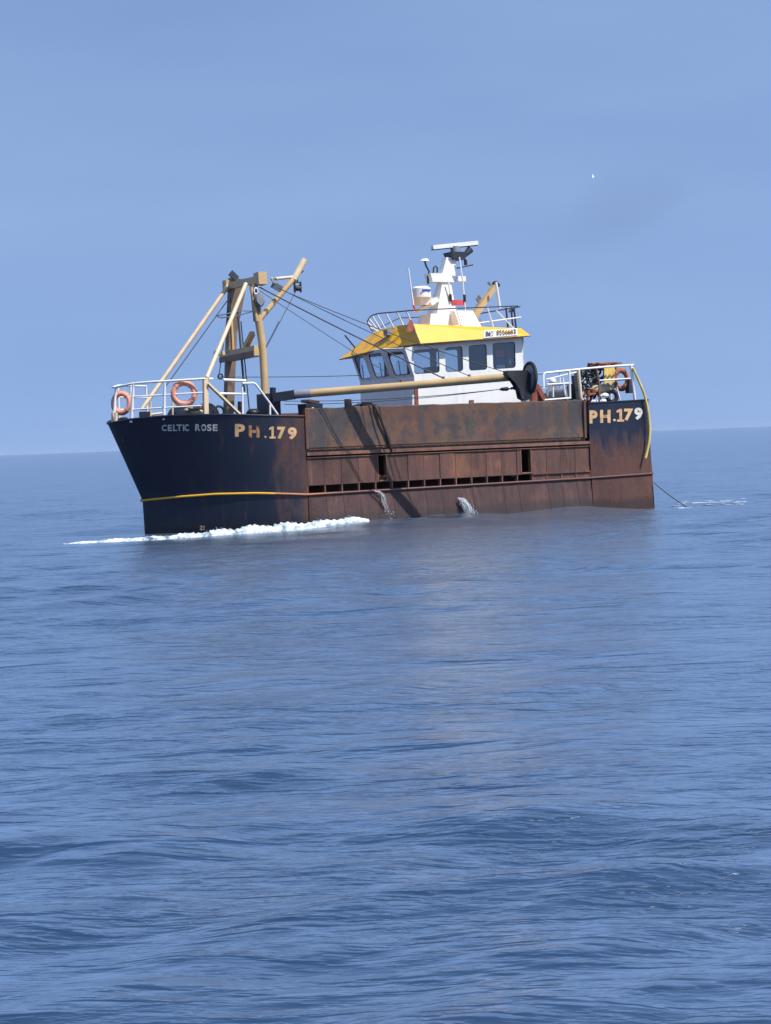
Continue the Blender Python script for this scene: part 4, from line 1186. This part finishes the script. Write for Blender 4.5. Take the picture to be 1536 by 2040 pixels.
# tangled dark gear, nets, sacks
def tangle(cx, cy, cz, sx, sy, sz, n, r, seed):
    rg = random.Random(seed); mb = MB()
    for i in range(n):
        p = Vector((cx+rg.uniform(-sx,sx), cy+rg.uniform(-sy,sy), cz+rg.uniform(-sz,sz))); pts = [p]
        d = Vector((rg.uniform(-1,1), rg.uniform(-1,1), rg.uniform(-1,1))).normalized()
        for k in range(7):
            d = (d + Vector((rg.uniform(-1,1), rg.uniform(-1,1), rg.uniform(-1,1)))*.6).normalized()
            p = p + d*.11
            p = Vector((min(max(p.x,cx-sx),cx+sx), min(max(p.y,cy-sy),cy+sy), min(max(p.z,cz-sz),cz+sz)))
            pts.append(p)
        mb.tube(pts, r*rg.uniform(.7,1.4), 5)
    return mb
c = V(1178,755,1.9)
tg_ = tangle(c.x, 1.9, c.z, .42, .35, .34, 46, .03, 5)
thing('dredge_gear', tg_, M['black'], 'dark tangle of dredge gear and chains behind the stern railing', 'dredge gear')
c = V(1168,790,2.1)
thing('brown_net', tangle(c.x, 2.1, 3.55, .35, .3, .3, 34, .03, 8), M['net'], 'brown heap of netting on the after deck under the dark gear', 'net')
c = V(1203,729,1.7)
thing('orange_net', tangle(c.x, 1.7, c.z-.02, .50, .3, .10, 44, .026, 9), M['net'], 'reddish net heaped over the top of the stern railing', 'net')
sk = MB(); c = V(1197,775,2.2); sk.blob((c.x, 2.2, c.z-.03), .52, .25, .17, .14, 14, 8, rng2); sk.blob((c.x-.25, 2.2, c.z+.04), .28, .2, .15, .12, 12, 8, rng2)
thing('cream_sack', sk, M['sack'], 'cream sack lying on the gear inside the stern railing', 'sack')
oi = MB(); g = []
for i in range(9):
    f = i/8; a = V(1204+f*22, 733-f*2, 2.5)
    g.append([Vector((a.x, 2.5+.05*math.sin(i*2.1)+.02*k, a.z - k*.085 - (.03*math.sin(i*1.7) if k == 6 else 0) + .0) ) + Vector((k*.02,0,0)) for k in range(7)])
oi.grid(g, True)
oi.grid([[p+Vector((0,-.02,0)) for p in r_] for r_ in g], True, True)
thing('yellow_oilskin', oi, M['oilskin'], 'yellow oilskin hung over the stern railing beside the lifebuoy', 'oilskin')
for i, (x, y, s, lab) in enumerate(((1205,788,.11,'white float beside the tyre on the stern deck'),(1185,800,.09,'small white float at the after bulwark below the dark gear'),(1202,799,.09,'lower white float in front of the tyre on the stern deck'))):
    p = V(x, y, 2.6); fl = MB().blob(p, s*1.3, s, s*.8, .03, 14, 9); fl.tube([p+Vector((s,0,0)), p+Vector((s*1.7,0,0))], s*.3, 8)
    thing('float', fl, M['plastic_white'], lab, 'float', 'net floats at the stern')
gp = MB().box(V(1252,782,2.5)+Vector((.05,-.1,-.02)), V(1256,757,2.5)+Vector((-.06,.1,0)))
thing('equipment_case', gp, M['dark_rail'], 'narrow dark case fixed beside the lifebuoy at the stern corner', 'case')
# red post and winch abaft the wheelhouse
rw = thing_empty('red_winch', (V(1065,800,2.0).x, 2.0, 2.46), 'rusty red winch post abaft the white wheelhouse', 'winch')
rb = (V(1065,800,2.0).x, 2.0, 2.46); q = V(1062,775,2.0)
subpart('winch_post', MB().bar((q.x,2.0,2.46),(q.x,2.0,q.z),.16,.2), M['rust_red'], rw, rb)
subpart('winch_head', MB().bar((q.x+.1,2.0,q.z),(q.x-.1,2.0,q.z+.1),.22,.2), M['rust_red'], rw, rb)
subpart('winch_arm', MB().bar(V(1068,768,2.0),V(1086,800,2.0),.12,.16), M['rust_red'], rw, rb)
subpart('winch_drum', MB().disc(V(1076,795,1.8),(0,1,0),.2,.3,16), M['brown'], rw, rb)
c = V(1108,785,1.6)
tw = MB(); tw.tube([(c.x-.25,1.1,c.z),(c.x-.25,2.1,c.z)],.2,14); tw.disc((c.x-.25,1.1,c.z),(0,1,0),.3,.05,18); tw.disc((c.x-.25,2.1,c.z),(0,1,0),.3,.05,18); tw.box((c.x-.55,1.2,2.46),(c.x+.05,2.0,c.z-.1))
thing('trawl_winch', tw, M['grey'], 'grey winch drum behind the open gate of the stern railing', 'winch')
p = V(1101,760,2.2); lt = MB().blob(p,.12,.12,.11,.02,12,8); lt.tube([p-Vector((0,0,.1)), p-Vector((0,0,.5))],.03,6)
thing('deck_lamp', lt, M['plastic_white'], 'white round deck lamp on a stalk inside the stern gate', 'lamp')
dp = MB(); q = V(1147,770,2.3); dp.bar(V(1144,748,2.3), V(1150,795,2.3), .12, .16); dp.bar(V(1148,765,2.2), V(1141,795,2.2), .1,.1)
thing('davit_post', dp, M['navy'], 'dark davit post just ahead of the cream stern post', 'davit')

# ------------------------------------------------------------------ water thrown up by the boat
def wpt(u, v): 
    w = to_world((u, v, 0)); return w[0], w[1]
def foam_ridge():
    # crest path in photo pixels: bottom y, top y
    path = [(128,1084,1082.5),(160,1082,1079),(200,1079.5,1075),(245,1076.5,1071.5),(288,1074,1068.5),(340,1072,1064.5),(400,1068,1058.5),(450,1064,1052),(500,1059,1045.5),(550,1055,1041.5),(600,1050,1038.5),(650,1044,1034.5),(690,1039,1029.5),(712,1036.5,1028.5),(735,1035.5,1033)]
    X = [p[0] for p in path]
    mb = MB(); n = 330; rows = []
    rg = random.Random(21)
    ph = [rg.uniform(0,6.28) for _ in range(12)]
    for i in range(n+1):
        x = 128 + (735-128)*i/n
        yb = np.interp(x, X, [p[1] for p in path]); yt = np.interp(x, X, [p[2] for p in path])
        if x < 300: base = Z(x, yb, .02)
        else:
            b_in = Z(300, np.interp(300, X, [p[1] for p in path]), .02)
            f = (x-300)/435; v = b_in.y + (3.45-b_in.y)*min(1, f*2.0)
            base = V(x, yb, v)
        hgt = (yb-yt)/66*(.66 + .10*math.sin(i*.9+ph[0]) + .16*math.sin(i*.17+ph[1]) + .08*math.sin(i*2.3+ph[2]) + rg.uniform(-.06,.06))
        wid = .16 + hgt*1.5
        r_ = []
        for j in range(13):
            s = j/12; prof = math.sin(math.pi*min(1, s*1.02))**.7 if s < 1 else 0
            jz = (rg.uniform(-.3,.3) + .3*math.sin(i*1.9+j*1.3+ph[3]))*hgt*.09
            r_.append(Vector((base.x + rg.uniform(-.015,.015), base.y + .02 - wid*(s-.12) + rg.uniform(-.02,.02), base.z - .05 + (hgt+.05)*prof + (jz if 0 < j < 12 else -.03))))
        rows.append(r_)
    mb.grid(rows, True)
    # clots and drops torn off the crest
    for i in range(160):
        k = rg.randrange(n); r_ = rows[k]; p = r_[rg.randrange(1, 9)]
        h_ = abs(r_[6].z - r_[0].z)
        s = rg.uniform(.006,.018)*(1 if k > 40 else .6)
        q = p + Vector((rg.gauss(0,.05), rg.gauss(0,.08), abs(rg.gauss(0,.08))*h_))
        mb.add([q+Vector((s,0,0)), q+Vector((-s*.6,s,0)), q+Vector((-s*.6,-s,0)), q+Vector((0,0,s*1.2)), q+Vector((0,0,-s))], [[0,1,3],[1,2,3],[2,0,3],[1,0,4],[2,1,4],[0,2,4]], True)
    o = link('bow_wave', mb.mesh('bow_wave', M['foam'])); o.matrix_world = ROOT
    tag(o, 'white foaming bow wave curling along the dark hull', 'foam', kind='stuff')
foam_ridge()
def spill_mat():
    mt, nt, bs = mat_new('falling_water')
    bs.inputs['Base Color'].default_value = (.80,.84,.87,1); bs.inputs['Roughness'].default_value = .25
    nt.links.new(ramp(nt, noise(nt, 14, 4, .6, (1,1,.3)), .40, .72, .05, .85), bs.inputs['Alpha'])
    return mt
M['spill'] = spill_mat()
def strands(name, pts, label, seed, n, w0, w1, rad):
    # many thin threads of falling water, spreading as they fall
    rg = random.Random(seed); mb = MB()
    for i in range(n):
        du, dw = rg.gauss(0, 1), rg.gauss(0, 1)
        k0 = rg.random()*(len(pts)-1)*.55; k1 = min(len(pts)-1, k0 + rg.uniform(.4, 2.6)); line = []
        for q in range(7):
            k = k0 + (k1-k0)*q/6; a = int(min(k, len(pts)-2)); p = pts[a].lerp(pts[a+1], k-a)
            w = w0 + (w1-w0)*k/(len(pts)-1)
            line.append(p + Vector((du*w + rg.gauss(0, .006), dw*w*.5 + rg.gauss(0, .006), rg.gauss(0, .008) - abs(du)*w*.5*k/(len(pts)-1))))
        mb.tube(line, rad*rg.uniform(.5, 1.5), 5, r2=rad*.3)
    for i in range(n):
        p = pts[-1].lerp(pts[-2], rg.random()**2); s_ = rg.uniform(.006, .016)
        mb.blob(p + Vector((rg.gauss(0, w1*1.3), rg.gauss(0, w1*.7), rg.gauss(0, .05))), s_, s_, s_, .2, 5, 3, rg)
    o = link(name, mb.mesh(name, M['spill'])); o.matrix_world = ROOT
    return tag(o, label, 'water spray', kind='stuff')
strands('scupper_water', [V(746,977,3.05), V(757,980,3.10), V(763,988,3.15), V(766,1000,3.2), V(771,1014,3.25), V(777,1029,3.3)], 'thin stream of water spilling from the freeing port under the forward side door', 4, 44, .040, .065, .007)
strands('discharge_jet', [V(915,991,3.16), V(921,996,3.22), V(927,1003,3.28), V(933,1012,3.34), V(938,1021,3.40)], 'white jet of cooling water gushing from the lower hull side amidships', 6, 220, .045, .085, .010)
# faint flecks of wake astern
mbw = MB(); rg = random.Random(9)
for i in range(48):
    f = rg.random(); x = 1345 + f*150; y = 1005 - f*6 + rg.gauss(0, 2.4); p = to_world(Z(x, y, 0))
    z = float(sea_h(np.array([p[0]]), np.array([p[1]]))[0]); s_ = rg.uniform(.006, .018)
    mbw.blob((p[0], p[1], z+.002), s_*rg.uniform(6, 16), s_*5, s_*.5, .3, 11, 4, rg)
o = link('stern_wake', mbw.mesh('stern_wake', M['foam'])); tag(o, 'scattered white flecks of wake behind the stern', 'foam', kind='stuff')
# towed line astern
a = U(1303,962,-.12); b = Z(1368,1010,-.05)
thing('trailing_rope', MB().tube(sag(a, b, .03), .018, 6), M['cable'], 'thin dark rope trailing from the stern corner down into the sea', 'rope')

# ------------------------------------------------------------------ gull
gd = ray(1182, 352); gp_ = CAM + gd*170/gd[1]
gm = MB()
body = [(-.24,0,.02,.015),(-.16,0,.02,.05),(0,0,0,.085),(.13,0,.02,.07),(.2,0,.05,.05),(.27,0,.05,.03),(.33,0,.035,.008)]
rings = []
for (x_, y_, z_, r_) in body: rings.append([Vector((x_, r_*math.cos(k*math.pi/4), z_+r_*math.sin(k*math.pi/4))) for k in range(9)])
gm.grid(rings, True)
gull = link('seagull', None); gull.location = gp_; gull.rotation_euler = (math.radians(-38), 0, math.radians(175))
tag(gull, 'tiny pale seagull flying alone in the sky above the stern', 'gull')
gull.scale = (.62,.62,.62)
link('body', gm.mesh('body', M['plastic_white']), gull)
for sgn in (1, -1):
    wg = MB(); wing = [(.06,.05,.04,.17),(.10,.28,.13,.16),(.04,.48,.11,.12),(-.06,.62,.06,.04)]
    wg.grid([[Vector((x_+c_/2, sgn*y_, z_)), Vector((x_, sgn*y_, z_+.018)), Vector((x_-c_/2, sgn*y_, z_))] for x_, y_, z_, c_ in wing], True)
    wg.grid([[Vector((x_+c_/2, sgn*y_, z_)), Vector((x_, sgn*y_, z_-.008)), Vector((x_-c_/2, sgn*y_, z_))] for x_, y_, z_, c_ in wing], True, True)
    link('wing', wg.mesh('wing', M['plastic_white']), gull)

# ------------------------------------------------------------------ faint exhaust smoke drifting off astern
def smoke():
    mt = bpy.data.materials.new('exhaust_smoke'); mt.use_nodes = True; nt = mt.node_tree
    nt.nodes.remove(nt.nodes['Principled BSDF'])
    pv = N(nt, 'ShaderNodeVolumePrincipled'); pv.inputs['Color'].default_value = (.14,.13,.13,1)
    t = N(nt, 'ShaderNodeTexCoord'); ln = N(nt, 'ShaderNodeVectorMath', operation='LENGTH')
    nt.links.new(t.outputs['Object'], ln.inputs[0])
    n1 = noise(nt, 2.0, 3, .6)
    fall = ramp(nt, mth(nt, 'ADD', ln.outputs['Value'], mth(nt, 'MULTIPLY', mth(nt, 'SUBTRACT', n1, .5), .9)), 1.0, .0, 0, .050)
    nt.links.new(fall, pv.inputs['Density'])
    nt.links.new(pv.outputs[0], nt.nodes['Material Output'].inputs['Volume'])
    mb = MB().blob((0,0,0), 1, 1, 1, 0, 20, 12)
    o = link('exhaust_smoke', mb.mesh('exhaust_smoke', mt))
    d = ray(1245, 412); o.location = CAM + d*66/d[1]
    o.scale = (4.6, 2.0, 2.0); o.rotation_euler = (0, math.radians(-22), 0)
    tag(o, 'faint dark patch of exhaust smoke drifting in the sky above the stern', 'smoke', kind='stuff')
smoke()

# ------------------------------------------------------------------ summer haze over the sea
def haze():
    mt = bpy.data.materials.new('sea_haze'); mt.use_nodes = True; nt = mt.node_tree
    nt.nodes.remove(nt.nodes['Principled BSDF'])
    pv = N(nt, 'ShaderNodeVolumePrincipled'); pv.inputs['Color'].default_value = (.60,.76,1,1); pv.inputs['Density'].default_value = .00005
    nt.links.new(pv.outputs[0], nt.nodes['Material Output'].inputs['Volume'])
    o = link('haze', MB().box((-16400,-16400,-2.5),(16400,16400,36)).mesh('haze', mt))
    tag(o, 'thin blue summer haze over the whole sea', 'haze', kind='stuff')
haze()
